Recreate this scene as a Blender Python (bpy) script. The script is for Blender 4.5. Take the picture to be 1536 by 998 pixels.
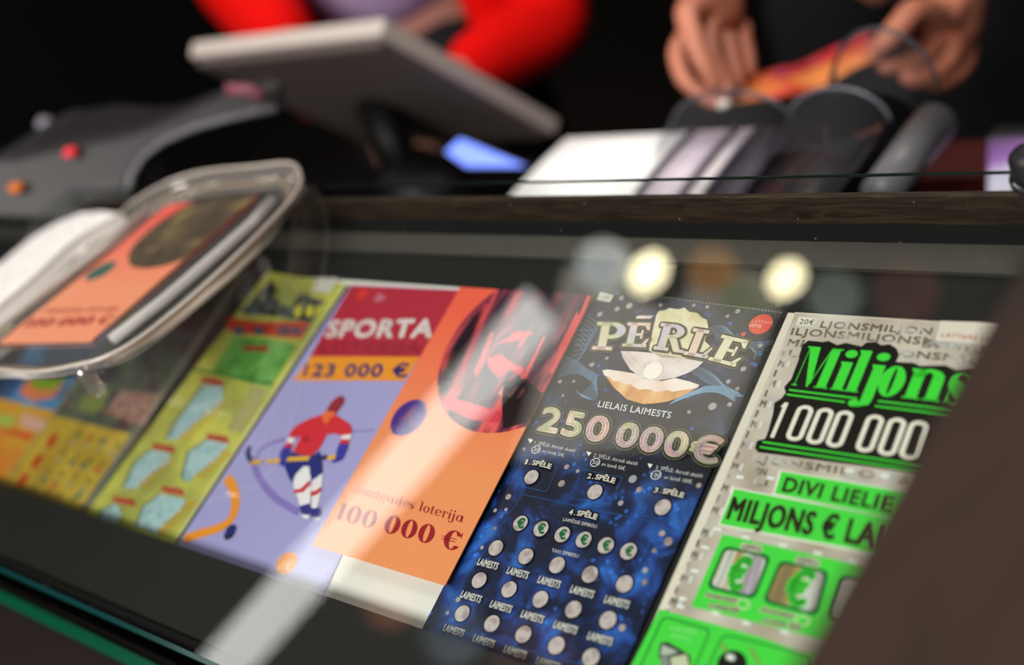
import bpy, bmesh, math, random
from mathutils import Vector, Matrix
random.seed(7)
for o in list(bpy.data.objects): bpy.data.objects.remove(o)
C = bpy.context.scene.collection
sc = bpy.context.scene
PI = math.pi

# ------------------------------------------------------------------ camera geometry (image frame 1536 x 998)
F = 1726.256; CX, CY = 768.0, 499.0
def _n(v): return v.normalized()
XA = _n(Vector((1968.0, 184.0, -F)))            # counter's long direction in camera space (x right, y down, z forward)
YA = _n(Vector((1832.0, -3399.0, F)))
NA = _n(XA.cross(YA))                            # normal of the sloped display
YA = _n(NA.cross(XA))
TH = math.radians(17.0)                          # slope of the display against the level
YH = YA*math.cos(TH) - NA*math.sin(TH)
UP = NA*math.cos(TH) + YA*math.sin(TH)
CAM = Vector((0, 0, 1.35))
DIST = 0.40                                      # camera height over the plane of the tickets
RD = Matrix.Rotation(TH, 3, 'X')                 # display frame -> world
def c2w(v): return Vector((v.dot(XA), v.dot(YH), v.dot(UP)))
def ray(px, py): return Vector(((px-CX)/F, (py-CY)/F, 1.0))
def W(px, py, z): return CAM + c2w(ray(px, py)*z)            # point at depth z
def uv(px, py, w=0.0):                                        # point on the display plane at height w -> display coordinates
    d = ray(px, py); d = Vector((d.dot(XA), d.dot(YA), d.dot(NA)))
    t = (w-DIST)/d.z
    return Vector((d.x*t, d.y*t))
def D(u, v, w=0.0): return CAM + RD @ Vector((u, v, w-DIST))  # display coordinates -> world
def HZ(px, py, z):                                            # point on the level plane at height z
    d = c2w(ray(px, py)); return CAM + d*((z-CAM.z)/d.z)
def mirror(px, py, z):                                        # where the glass shows something standing at height z
    p = uv(px, py, .026); P = D(p.x, p.y, .026)
    r = ray(px, py); r = Vector((r.dot(XA), r.dot(YA), -r.dot(NA))); r = RD @ r
    return P + r*((z-P.z)/r.z)

cam = bpy.data.cameras.new('camera'); co = bpy.data.objects.new('camera', cam); C.objects.link(co)
R3 = Matrix((c2w(Vector((1,0,0))), c2w(Vector((0,-1,0))), c2w(Vector((0,0,-1))))).transposed()
co.matrix_world = Matrix.Translation(CAM) @ R3.to_4x4()
cam.sensor_width = 36; cam.lens = F/1536*36; cam.clip_start = .01
cam.dof.use_dof = True; cam.dof.focus_distance = .548; cam.dof.aperture_fstop = 3.0
sc.camera = co

wd = bpy.data.worlds.new('world'); sc.world = wd; wd.use_nodes = True
wd.node_tree.nodes['Background'].inputs[0].default_value = (.30, .26, .25, 1)
wd.node_tree.nodes['Background'].inputs[1].default_value = .02
sc.view_settings.view_transform = 'Standard'; sc.view_settings.look = 'None'
sc.view_settings.exposure = 0.0; sc.view_settings.gamma = 1.0; sc.view_settings.use_curve_mapping = False

def area(name, loc, aim, sx, sy, power, col):
    l = bpy.data.lights.new(name, 'AREA'); l.shape = 'RECTANGLE'; l.size = sx; l.size_y = sy; l.energy = power; l.color = col
    o = bpy.data.objects.new(name, l); C.objects.link(o); o.location = loc
    o.rotation_euler = (Vector(aim)-Vector(loc)).to_track_quat('-Z', 'Y').to_euler()
    return o
area('shop_light', (-.35, -1.5, 2.62), (-.4, .25, 1.0), 1.6, .9, 96, (1, .955, .90))
area('counter_light', (-.1, 1.3, 2.64), (-.35, 1.0, 1.0), .9, .5, 13, (1, .93, .86))
def spot(name, loc, aim, power, col, deg):
    l = bpy.data.lights.new(name, 'SPOT'); l.energy = power; l.color = col; l.spot_size = math.radians(deg); l.spot_blend = .6; l.shadow_soft_size = .03
    o = bpy.data.objects.new(name, l); C.objects.link(o); o.location = loc; o.rotation_euler = (Vector(aim)-Vector(loc)).to_track_quat('-Z', 'Y').to_euler()
spot('dispenser_fill_spot', W(850, 207, 1.05)+Vector((.05, .25, 1.1)), W(850, 207, 1.05)+Vector((.06, -.05, 0)), 38, (1, .97, .95), 17)  # spot added to whiten the dispenser stack, no fixture there
spot('jacket_light', W(600, 20, 1.72)+Vector((.5, -.2, 1.3)), W(620, 60, 1.62), 17, (1, .95, .92), 30)

# ------------------------------------------------------------------ materials
def lin(c):
    if isinstance(c, str): c = tuple(int(c[i:i+2], 16)/255 for i in (0, 2, 4))
    return tuple((x/12.92 if x <= .04045 else ((x+.055)/1.055)**2.4) for x in c[:3]) + (1,)
def newmat(name):
    m = bpy.data.materials.new(name); m.use_nodes = True
    return m, m.node_tree, m.node_tree.nodes['Principled BSDF']
def mat(name, col, rough=.5, metal=0, emit=0, spec=.5, bump=0, bscale=200, vary=0, vscale=8):
    m, nt, b = newmat(name)
    b.inputs['Base Color'].default_value = lin(col); b.inputs['Roughness'].default_value = rough
    b.inputs['Metallic'].default_value = metal; b.inputs['Specular IOR Level'].default_value = spec
    if emit: b.inputs['Emission Color'].default_value = lin(col); b.inputs['Emission Strength'].default_value = emit
    if bump or vary:
        tc = nt.nodes.new('ShaderNodeTexCoord'); ns = nt.nodes.new('ShaderNodeTexNoise')
        nt.links.new(tc.outputs['Object'], ns.inputs['Vector']); ns.inputs['Scale'].default_value = bscale if bump else vscale
        if bump:
            bp = nt.nodes.new('ShaderNodeBump'); bp.inputs['Strength'].default_value = bump; bp.inputs['Distance'].default_value = .001
            nt.links.new(ns.outputs['Fac'], bp.inputs['Height']); nt.links.new(bp.outputs['Normal'], b.inputs['Normal'])
        if vary:
            n2 = nt.nodes.new('ShaderNodeTexNoise'); nt.links.new(tc.outputs['Object'], n2.inputs['Vector']); n2.inputs['Scale'].default_value = vscale
            mx = nt.nodes.new('ShaderNodeMix'); mx.data_type = 'RGBA'
            a = lin(col); mx.inputs[6].default_value = tuple(x*(1-vary) for x in a[:3])+(1,); mx.inputs[7].default_value = tuple(min(1, x*(1+vary)) for x in a[:3])+(1,)
            nt.links.new(n2.outputs['Fac'], mx.inputs[0]); nt.links.new(mx.outputs[2], b.inputs['Base Color'])
    return m
def ramp_mat(name, stops, scale, stretch=(1,1,1), rough=.5, metal=0, tex='NOISE', detail=3, dist=0, rot=(0,0,0), sat=None):
    m, nt, b = newmat(name)
    tc = nt.nodes.new('ShaderNodeTexCoord'); mp = nt.nodes.new('ShaderNodeMapping')
    mp.inputs['Scale'].default_value = stretch; mp.inputs['Rotation'].default_value = rot
    nt.links.new(tc.outputs['Object'], mp.inputs['Vector'])
    t = nt.nodes.new({'NOISE': 'ShaderNodeTexNoise', 'VORONOI': 'ShaderNodeTexVoronoi', 'WAVE': 'ShaderNodeTexWave'}[tex])
    t.inputs['Scale'].default_value = scale
    if tex == 'NOISE': t.inputs['Detail'].default_value = detail; t.inputs['Distortion'].default_value = dist
    if tex == 'WAVE': t.inputs['Distortion'].default_value = dist; t.inputs['Detail'].default_value = detail
    nt.links.new(mp.outputs[0], t.inputs['Vector'])
    r = nt.nodes.new('ShaderNodeValToRGB'); r.color_ramp.elements.remove(r.color_ramp.elements[0])
    r.color_ramp.elements[0].position = stops[0][0]; r.color_ramp.elements[0].color = lin(stops[0][1])
    for p, c in stops[1:]:
        e = r.color_ramp.elements.new(p); e.color = lin(c)
    nt.links.new(t.outputs['Distance' if tex == 'VORONOI' else 0], r.inputs[0])
    nt.links.new(r.outputs[0], b.inputs['Base Color']); b.inputs['Roughness'].default_value = rough; b.inputs['Metallic'].default_value = metal
    return m
def glassy(name, tint, refl=1.0, base=0.0, rough=0.0, haze=0.0, hazecol='ffffff', two=False):
    """thin clear sheet: fresnel reflection on the outer face, straight transmission, a little surface haze"""
    m = bpy.data.materials.new(name); m.use_nodes = True; nt = m.node_tree; nt.nodes.clear()
    out = nt.nodes.new('ShaderNodeOutputMaterial'); tr = nt.nodes.new('ShaderNodeBsdfTransparent'); gl = nt.nodes.new('ShaderNodeBsdfGlossy')
    tr.inputs[0].default_value = tuple(tint)+(1,); gl.inputs['Roughness'].default_value = rough
    fr = nt.nodes.new('ShaderNodeFresnel'); fr.inputs[0].default_value = 1.5
    ge = nt.nodes.new('ShaderNodeNewGeometry')
    m1 = nt.nodes.new('ShaderNodeMath'); m1.operation = 'MULTIPLY_ADD'; m1.inputs[1].default_value = refl; m1.inputs[2].default_value = base; m1.use_clamp = True
    nt.links.new(fr.outputs[0], m1.inputs[0])
    inv = nt.nodes.new('ShaderNodeMath'); inv.operation = 'SUBTRACT'; inv.inputs[0].default_value = 1; nt.links.new(ge.outputs['Backfacing'], inv.inputs[1])
    m2 = nt.nodes.new('ShaderNodeMath'); m2.operation = 'MULTIPLY'; nt.links.new(m1.outputs[0], m2.inputs[0]); nt.links.new(inv.outputs[0], m2.inputs[1])
    mx = nt.nodes.new('ShaderNodeMixShader'); nt.links.new(m2.outputs[0], mx.inputs[0]); nt.links.new(gl.outputs[0], mx.inputs[2])
    if haze:
        df = nt.nodes.new('ShaderNodeBsdfDiffuse'); df.inputs[0].default_value = lin(hazecol)
        m3 = nt.nodes.new('ShaderNodeMixShader'); m3.inputs[0].default_value = haze
        nt.links.new(tr.outputs[0], m3.inputs[1]); nt.links.new(df.outputs[0], m3.inputs[2]); nt.links.new(m3.outputs[0], mx.inputs[1])
    else: nt.links.new(tr.outputs[0], mx.inputs[1])
    nt.links.new(mx.outputs[0], out.inputs[0])
    return m
_mc = {}
def ink(col, rough=.45):
    k = (col, rough)
    if k not in _mc: _mc[k] = mat('ink_'+col, col, rough, spec=.3)
    return _mc[k]
M_wood = ramp_mat('dark_wood', [(.3, '2a211a'), (.5, '3d3128'), (.62, '4e3f31'), (.75, '30261e')], 9, (3, 30, 30), .45, dist=1.2, detail=6)
M_woodp = ramp_mat('brown_wood', [(.3, '24160e'), (.5, '301e14'), (.62, '382318'), (.75, '281910')], 6, (6, 1.1, 6), .8, dist=1.4, detail=5, rot=(0, 0, .3))
M_black = mat('black_laminate', '17161a', .5, bump=.1, bscale=900)
M_mat = mat('charcoal_lining', '131212', .8, bump=.3, bscale=1500)
M_frame = mat('charcoal_frame', '171513', .6, bump=.2, bscale=900)
M_grey = mat('grey_metal_strip', '57534f', .4, metal=.3)
M_glass = glassy('pane_glass', (.95, .97, .96), 1.9)
M_gedge = mat('glass_edge_green', '0a5238', .15)
M_gedge2 = mat('glass_edge_teal', '0d3a3a', .15)
M_paper = mat('white_paper', 'efece6', .6)
M_acr = glassy('clear_acrylic', (.93, .93, .93), 2.2, .03, .03, .05)
M_acr2 = glassy('acrylic_rim', (.88, .86, .85), 2.6, .10, .05, .13, 'e8e0da')
M_ridge = glassy('acrylic_ridge', (.8, .8, .8), 3.0, .25, .12, .55, 'f4f2ee')  # white diffuse share stands in for highlights along the ridges

# ------------------------------------------------------------------ object helpers
def link(o, parent=None, loc=None):
    C.objects.link(o)
    if parent: o.parent = parent
    if loc is not None: o.location = loc
    return o
def tag(o, label=None, cat=None, group=None, kind=None):
    if label: o['label'] = label
    if cat: o['category'] = cat
    if group: o['group'] = group
    if kind: o['kind'] = kind
    return o
def thing(name, label, cat, loc, rot=(0,0,0), group=None):
    o = bpy.data.objects.new(name, None); o.empty_display_size = .02; C.objects.link(o); o.location = loc; o.rotation_euler = rot
    return tag(o, label, cat, group)
def mesh(name, V, Fc, m, parent=None, smooth=False, loc=None):
    me = bpy.data.meshes.new(name); me.from_pydata([tuple(v) for v in V], [], Fc); me.update()
    me.materials.append(m)
    if smooth:
        for p in me.polygons: p.use_smooth = True
    return link(bpy.data.objects.new(name, me), parent, loc)
def inv(parent):     # world -> parent's local
    return (Matrix.Translation(parent.location) @ parent.rotation_euler.to_matrix().to_4x4()).inverted() if parent else Matrix()
def bevel(o, w, seg=2):
    b = o.modifiers.new('bevel', 'BEVEL'); b.width = w; b.segments = seg; b.limit_method = 'ANGLE'
    return o
BOXF = [(0,3,2,1),(4,5,6,7),(0,1,5,4),(1,2,6,5),(2,3,7,6),(3,0,4,7)]
def box(name, a, b, m, parent=None, bev=0):
    (x0,y0,z0),(x1,y1,z1) = a, b
    o = mesh(name, [(x0,y0,z0),(x1,y0,z0),(x1,y1,z0),(x0,y1,z0),(x0,y0,z1),(x1,y0,z1),(x1,y1,z1),(x0,y1,z1)], BOXF, m, parent)
    if bev: bevel(o, bev)
    return o
def hexa(name, P, m, parent=None, bev=0):            # eight world points, bottom ring then top ring
    iv = inv(parent)
    o = mesh(name, [iv @ p for p in P], BOXF, m, parent)
    bm = bmesh.new(); bm.from_mesh(o.data); bmesh.ops.recalc_face_normals(bm, faces=bm.faces); bm.to_mesh(o.data); bm.free()
    if bev: bevel(o, bev, 3)
    return o
def tube(name, pts, r, m, parent=None, seg=10, closed=False, world=False):
    if world: iv = inv(parent); pts = [iv @ p for p in pts]
    pts = [Vector(p) for p in pts]; n = len(pts); V = []; Fc = []
    rs = r if isinstance(r, (list, tuple)) else [r]*n
    up = Vector((0,0,1))
    for i, p in enumerate(pts):
        a = pts[(i-1) % n] if (closed or i > 0) else p; b = pts[(i+1) % n] if (closed or i < n-1) else p
        t = (b-a).normalized(); s = t.cross(up)
        if s.length < 1e-3: s = t.cross(Vector((1,0,0)))
        s.normalize(); q = s.cross(t)
        for k in range(seg):
            an = 2*PI*k/seg; V.append(p+(s*math.cos(an)+q*math.sin(an))*rs[i])
    for i in range(n if closed else n-1):
        j = (i+1) % n
        for k in range(seg): Fc.append((i*seg+k, i*seg+(k+1) % seg, j*seg+(k+1) % seg, j*seg+k))
    if not closed: Fc.append(tuple(range(seg))[::-1]); Fc.append(tuple((n-1)*seg+k for k in range(seg)))
    return mesh(name, V, Fc, m, parent, True)
def lathe(name, prof, m, parent=None, seg=32, loc=(0,0,0), sy=1.0):
    V = []; Fc = []
    for r, z in prof:
        for k in range(seg): V.append((loc[0]+r*math.cos(2*PI*k/seg), loc[1]+sy*r*math.sin(2*PI*k/seg), loc[2]+z))
    for i in range(len(prof)-1):
        for k in range(seg): Fc.append((i*seg+k, i*seg+(k+1) % seg, (i+1)*seg+(k+1) % seg, (i+1)*seg+k))
    return mesh(name, V, Fc, m, parent, True)
def loft(name, rings, m, parent=None, cap=True, smooth=True):
    n = len(rings[0]); V = [v for r in rings for v in r]; Fc = []
    for i in range(len(rings)-1):
        for k in range(n): Fc.append((i*n+k, i*n+(k+1) % n, (i+1)*n+(k+1) % n, (i+1)*n+k))
    if cap: Fc.append(tuple(range(n))[::-1]); Fc.append(tuple((len(rings)-1)*n+k for k in range(n)))
    return mesh(name, V, Fc, m, parent, smooth)

# ------------------------------------------------------------------ flat shapes: a shape is (list of 2D points, list of faces) in display coordinates
def poly_s(pts): return ([Vector(p) for p in pts], [tuple(range(len(pts)))])
def join_s(*ss):
    V = []; Fc = []
    for v, f in ss:
        n = len(V); V += v; Fc += [tuple(i+n for i in q) for q in f]
    return (V, Fc)
def ell_s(c, rx, ry, n=28, rot=0):
    c = Vector(c); cr, sr = math.cos(rot), math.sin(rot)
    return poly_s([(c.x+rx*math.cos(t)*cr-ry*math.sin(t)*sr, c.y+rx*math.cos(t)*sr+ry*math.sin(t)*cr) for t in [2*PI*k/n for k in range(n)]])
def ring_s(c, rx, ry, ix, iy, a0=0, a1=2*PI, n=32, icx=0, icy=0):
    V = []; Fc = []
    for k in range(n+1):
        t = a0+(a1-a0)*k/n
        V.append(Vector((c[0]+rx*math.cos(t), c[1]+ry*math.sin(t)))); V.append(Vector((c[0]+icx+ix*math.cos(t), c[1]+icy+iy*math.sin(t))))
    for k in range(n): Fc.append((2*k, 2*k+1, 2*k+3, 2*k+2))
    return (V, Fc)
def ribbon_s(pts, w):
    pts = [Vector(p) for p in pts]; n = len(pts); V = []; Fc = []
    ws = w if isinstance(w, (list, tuple)) else [w]*n
    for i, p in enumerate(pts):
        t = (pts[min(i+1, n-1)]-pts[max(i-1, 0)]).normalized(); s = Vector((-t.y, t.x))*ws[i]/2
        V += [p+s, p-s]
    for i in range(n-1): Fc.append((2*i, 2*i+1, 2*i+3, 2*i+2))
    return (V, Fc)
def smooth_pts(pts, k=6):
    pts = [Vector(p) for p in pts]; out = []
    for i in range(len(pts)-1):
        p0, p1, p2, p3 = pts[max(i-1,0)], pts[i], pts[i+1], pts[min(i+2,len(pts)-1)]
        for j in range(k):
            t = j/k; out.append(.5*((2*p1)+(p2-p0)*t+(2*p0-5*p1+4*p2-p3)*t*t+(3*p1-p0-3*p2+p3)*t**3))
    out.append(pts[-1]); return out
def halo_s(s, w, seg=8):
    V, Fc = s; cnt = {}
    for f in Fc:
        for i in range(len(f)):
            e = (f[i], f[(i+1) % len(f)]); k = tuple(sorted(e)); cnt[k] = cnt.get(k, 0)+1
    oV = []; oF = []; seen = set()
    for (a, b), c in cnt.items():
        if c > 1: continue
        d = V[b]-V[a]
        if d.length < 1e-7: continue
        n = Vector((-d.y, d.x)).normalized()*w; k = len(oV)
        oV += [V[a]+n, V[b]+n, V[b]-n, V[a]-n]; oF.append((k, k+1, k+2, k+3))
        for q in (a, b):
            if q in seen: continue
            seen.add(q); k = len(oV); oV += [V[q]+Vector((math.cos(2*PI*j/seg), math.sin(2*PI*j/seg)))*w for j in range(seg)]; oF.append(tuple(range(k, k+seg)))
    return join_s((list(V), list(Fc)), (oV, oF))
def clip_s(s, u0=-9, u1=9, v0=-9, v1=9):
    out = ([], [])
    for f in s[1]:
        P = [s[0][i] for i in f]
        for ax, lim, sg in ((0,u0,1),(0,u1,-1),(1,v0,1),(1,v1,-1)):
            Q = []
            for i in range(len(P)):
                a, b = P[i], P[(i+1) % len(P)]; da, db = sg*(a[ax]-lim), sg*(b[ax]-lim)
                if da >= 0: Q.append(a)
                if (da >= 0) != (db >= 0): Q.append(a+(b-a)*(da/(da-db)))
            P = Q
            if len(P) < 3: break
        if len(P) >= 3: out = join_s(out, poly_s(P))
    return out
_fc = {}
def font_s(txt, bold=0.0):                # text as a flat shape, cap height 1, starting at x = 0
    k = (txt, 0)
    if k in _fc: return _fc[k]
    cu = bpy.data.curves.new('t', 'FONT'); cu.body = txt; cu.size = 1; cu.resolution_u = 3; cu.space_character = 1.1; cu.fill_mode = 'FRONT'
    o = bpy.data.objects.new('t', cu); C.objects.link(o)
    me = bpy.data.meshes.new_from_object(o.evaluated_get(bpy.context.evaluated_depsgraph_get()))
    V = [Vector((v.co.x, v.co.y)) for v in me.vertices]; Fc = [tuple(p.vertices) for p in me.polygons]
    bpy.data.meshes.remove(me); bpy.data.objects.remove(o); bpy.data.curves.remove(cu)
    x0 = min(v.x for v in V); x1 = max(v.x for v in V); cap = .73
    V = [Vector(((v.x-x0)/(x1-x0), v.y/cap)) for v in V]
    _fc[k] = (V, Fc); return _fc[k]
def aff_s(s, bl, br, tl, wid=1.0):        # map x 0..wid along bl-br and y 0..1 along bl-tl (display coordinates)
    ex = (br-bl)/wid; ey = tl-bl
    return ([bl+ex*v.x+ey*v.y for v in s[0]], list(s[1]))

# hand drawn serif alphabet: every glyph is (shape, advance), cap height 1
def rc(x0, y0, x1, y1): return poly_s([(x0,y0),(x1,y0),(x1,y1),(x0,y1)])
def serif(ch, b=.2, h=.035, xh=.66):
    S = []; sf = .07
    def stem(x, y0, y1, foot=True, head='flag'):
        S.append(rc(x, y0, x+b, y1))
        if foot: S.append(rc(x-sf, y0, x+b+sf, y0+h))
        if head == 'flag': S.append(poly_s([(x-sf, y1-h), (x, y1-h*2.2), (x, y1), (x-sf, y1)]))
        if head == 'both': S.append(rc(x-sf, y1-h, x+b+sf, y1))
    if ch == 'M':
        S.append(rc(.1, 0, .1+h, 1)); S.append(rc(0, 0, .24, h)); S.append(rc(-.02, 1-h, .1, 1))
        S.append(poly_s([(.1, 1), (.1+b*1.35, 1), (.85, .12), (.74, 0), (.68, 0)])); S.append(poly_s([(.72, 0), (.76, 0), (1.2, .97), (1.2, 1), (1.16, 1)]))
        S.append(rc(1.15, 0, 1.15+b*1.2, 1)); S.append(rc(1.05, 0, 1.25+b*1.2, h)); S.append(rc(1.15, 1-h, 1.25+b*1.2, 1)); adv = 1.4+b
    elif ch == 'i': stem(sf, 0, xh); S.append(ell_s((sf+b/2, .9), b*.6, .1)); adv = b+.2
    elif ch == 'l': stem(sf, 0, 1.02); adv = b+.2
    elif ch == 'j':
        stem(sf, -.12, xh, False); S.append(poly_s([(sf, -.12), (sf+b, -.12), (sf+b-.05, -.25), (sf-.02, -.32), (-.14, -.33), (-.14, -.3), (sf-.06, -.27), (sf, -.2)]))
        S.append(ell_s((-.12, -.25), b*.5, .085)); S.append(ell_s((sf+b/2, .9), b*.6, .1)); adv = b+.2
    elif ch in 'oe':
        r = .19+b*.55; S.append(ring_s((r+.02, xh/2), r, xh/2+.02, r-b, xh/2-.025, .0 if ch == 'o' else .1, 2*PI if ch == 'o' else 5.6))
        if ch == 'e': S.append(rc(.1, xh/2-.0, 2*r-.06, xh/2+h))
        adv = 2*r+.09
    elif ch == '0': r = .21+b*.6; S.append(ring_s((r+.03, .5), r, .52, r-b, .47)); adv = 2*r+.1
    elif ch == '1': stem(.14, 0, 1, True, None); S.append(poly_s([(.02, .84), (.14, .9), (.14, 1), (.1, .95), (0, .88)])); adv = b+.28
    elif ch in 'nmh':
        stem(sf, 0, xh); w = b+.2; k = 2 if ch == 'm' else 1; x = sf
        for _ in range(k):
            S.append(ring_s((x+b+.1, xh-.18), .1+b, .2, .1, .12, 0, PI, 12)); x += w
            S.append(rc(x, 0, x+b, xh-.16)); S.append(rc(x-sf, 0, x+b+sf, h))
        adv = x+b+.12
    elif ch == 'r': stem(sf, 0, xh); S.append(ring_s((sf+b+.1, xh-.16), .14, .17, .1, .13, .6, PI, 10)); S.append(ell_s((sf+b+.18, xh-.12), b*.42, .085)); adv = b+.36
    elif ch == 't': S.append(rc(sf, .08, sf+b, .85)); S.append(rc(0, xh-h, b+.2, xh)); S.append(ring_s((sf+b*.5+.12, .12), b*.5+.12, .14, .08, .1, PI, 1.8*PI, 10)); adv = b+.26
    elif ch in 'dag':
        r = .18+b*.5
        S.append(ring_s((r+.02, (xh/2) if ch != 'g' else .42), r, (xh/2+.02) if ch != 'g' else .25, r-b, (xh/2-.02) if ch != 'g' else .2))
        if ch == 'd': S.append(rc(2*r-b*.5, 0, 2*r+b*.5, 1.02)); S.append(rc(2*r, 0, 2*r+b*.5+sf, h)); S.append(rc(2*r-b, .99, 2*r, 1.02))
        if ch == 'a': S.append(rc(2*r-b*.5, 0, 2*r+b*.5, xh)); S.append(rc(2*r, 0, 2*r+b*.5+sf, h))
        if ch == 'g': S.append(ring_s((r+.02, -.08), r+.02, .2, r-.04, .13)); S.append(ell_s((2*r+.06, .6), .07, .06))
        adv = 2*r+b*.5+.14
    elif ch in 'sS':
        H = xh if ch == 's' else 1.0; w = .34+b*.4 if ch == 's' else .46+b*.4
        P = smooth_pts([(w*.9, H*.78), (w*.75, H*.93), (w*.45, H*.99), (w*.14, H*.85), (w*.2, H*.62), (w*.55, H*.45), (w*.86, H*.25), (w*.72, H*.06), (w*.4, H*.01), (w*.16, H*.08), (w*.06, H*.25)])
        n = len(P); S.append(ribbon_s(P, [.03+b*.95*max(0, math.sin(PI*min(1, max(0, (i/n-.2)/.6))))**1.2 for i in range(n)])); S.append(ribbon_s([(w*.9, H*.98), (w*.92, H*.66)], h)); S.append(ribbon_s([(w*.05, H*.36), (w*.03, 0)], h))
        adv = w+.12
    elif ch == '€':
        S.append(ring_s((.45, .5), .38, .52, .38-b, .47, .55, 2*PI-.55, 28)); S.append(rc(-.05, .56, .6, .56+h)); S.append(rc(-.05, .42, .58, .42+h)); S.append(rc(.74, .7, .74+h, .98)); adv = .9
    else: adv = .32
    return (join_s(*S) if S else ([], [])), adv
def serif_word(word, **k):
    out = ([], []); x = 0
    for ch in word:
        s, a = serif(ch, **k); out = join_s(out, ([v+Vector((x, 0)) for v in s[0]], s[1])); x += a
    return out, x
def slab(ch):                             # slab letters of the pearl title, x 0..1
    s = .12
    if ch == 'P': S = [rc(.16,0,.42,1), rc(0,0,.62,s), rc(0,1-s,.5,1), ring_s((.48,.7),.46,.3,.2,.17,-PI/2,PI/2,16), rc(.4,.4,.5,.54), rc(.4,.87,.5,1)]
    elif ch == 'E': S = [rc(.14,0,.42,1), rc(0,0,.92,s), rc(0,1-s,.88,1), rc(.4,.46,.66,.56), rc(.62,.34,.7,.7), poly_s([(.8,.0),(.98,.34),(.9,.34),(.7,.1)]), poly_s([(.7,.9),(.84,.7),(.92,.7),(.9,1)])]
    elif ch == 'R': S = [rc(.12,0,.38,1), rc(0,0,.5,s), rc(0,1-s,.5,1), ring_s((.46,.74),.42,.26,.17,.14,-PI/2,PI/2,16), rc(.36,.46,.5,.58), poly_s([(.4,.52),(.64,.56),(.88,.1),(1.04,.1),(1.04,0),(.7,0)])]
    else: S = [rc(.16,0,.44,1), rc(0,0,.92,s), rc(0,1-s,.62,1), poly_s([(.78,.0),(.98,.4),(.9,.4),(.68,.1)])]
    return join_s(*S)

class Ticket:
    LAY = .00011
    def __init__(s, name, label, corners, w=.0, group=None, m=None, cat='ticket', rot=None, to=None, th=.0006):
        s.w = w; s.to = to or (lambda x, y: uv(x, y, w+th))
        c = [s.to(*p) if not isinstance(p, Vector) else p for p in corners]
        s.o = sum(c, Vector((0,0)))/len(c); s.th = th; s.c = c
        s.root = thing(name, label, cat, D(s.o.x, s.o.y, w), (TH, 0, 0), group) if rot is None else thing(name, label, cat, rot[0], rot[1], group)
        if rot: s.o = Vector((0, 0))
        V = [(p.x-s.o.x, p.y-s.o.y, z) for z in (0, th) for p in c]; n = len(c)
        mesh('paper', V, [tuple(range(n))[::-1], tuple(range(n, 2*n))]+[(i, (i+1) % n, n+(i+1) % n, n+i) for i in range(n)], m or M_paper, s.root)
    def add(s, name, shape, m, lay=1, label=None, parent=None):
        if isinstance(m, str): m = ink(m)
        o = mesh(name, [(p.x-s.o.x, p.y-s.o.y, s.th+lay*s.LAY) for p in shape[0]], shape[1], m, parent or s.root)
        bm = bmesh.new(); bm.from_mesh(o.data)
        for f in bm.faces:
            if f.normal.z < 0: f.normal_flip()
        bm.to_mesh(o.data); bm.free()
        if label: o['label'] = label
        return o
    def P(s, pts): return [s.to(*p) for p in pts]
    def poly(s, name, pts, m, lay=1, **k): return s.add(name, poly_s(s.P(pts)), m, lay, **k)
    def txt(s, name, t, bl, br, tl, m, lay=3, bold=.012, halo=None, **k):
        sh = s.T(t, bl, br, tl, bold)
        if halo: s.add(name+'_outline', halo_s(sh, halo[0]), halo[1], lay-1)
        return s.add(name, sh, m, lay, **k)
    def T(s, t, bl, br, tl, bold=.012):
        q = s.P([bl, br, tl]); sh = aff_s(font_s(t), *q); h = (q[2]-q[0]).length
        return halo_s(sh, bold*h, 6) if bold*h > .00006 else sh
def crop(x0, y0, sc_): return lambda x, y: (x0+x/sc_, y0+y/sc_)

# ------------------------------------------------------------------ the room
def struct(o, **k): o['kind'] = 'structure'; return o
M_floor = mat('floor_tile', '2b2624', .5, vary=.3, vscale=3)
M_wall = mat('dark_wall', '0d0c0e', .8, vary=.3, vscale=2)
M_ceil = mat('dark_ceiling', '1a1716', .85)
struct(box('floor', (-5, -3.5, -.05), (3.5, 4.5, 0), M_floor)); struct(box('ceiling', (-5, -3.5, 2.8), (3.5, 4.5, 2.85), M_ceil))
struct(box('wall_back', (-5, 4.5, 0), (3.5, 4.6, 2.8), M_wall)); struct(box('wall_left', (-5.1, -3.5, 0), (-5, 4.5, 2.8), M_wall))
struct(box('wall_right', (3.5, -3.5, 0), (3.6, 4.5, 2.8), M_wall)); struct(box('wall_front', (-5, -3.6, 0), (3.5, -3.5, 2.8), M_wall))
# ceiling lamps the glass mirrors, plus glowing shapes added for mirrored haze and blobs
def lamp_panel(name, label, P, strength, col, thick=.03):
    r = thing(name, label, 'lamp', sum(P, Vector())/4)
    iv = inv(r)
    e = mat(name+'_light', col, .5, emit=strength)
    Q = [iv @ p for p in P]
    mesh('diffuser', Q, [(0,1,2,3)], e, r)
    hexa('housing', [p+Vector((0,0,.004)) for p in P]+[p+Vector((0,0,thick)) for p in P], M_black, r)
    return r
def quad_strip(a, b, w):
    d = (b-a).normalized(); n = Vector((-d.y, d.x, 0))*w/2
    return [a-n, b-n, b+n, a+n]
def mz(px, py, z=2.7): return mirror(px, py, z)
lamp_panel('ceiling_strip_lamp', 'long narrow ceiling strip lamp mirrored as a pale streak in the glass', quad_strip(mz(300, 1040), mz(815, 462), .165), 5.8, 'f4f6ee')
lamp_panel('added_haze_panel', 'large dim glowing panel beside the strip lamp, added for mirrored haze', [mz(770, 690, 2.75), mz(1090, 660, 2.75), mz(1190, 410, 2.75), mz(850, 400, 2.75)], 2.5, 'cfc8b8')  # panel added so the glass mirrors a pale haze
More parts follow.
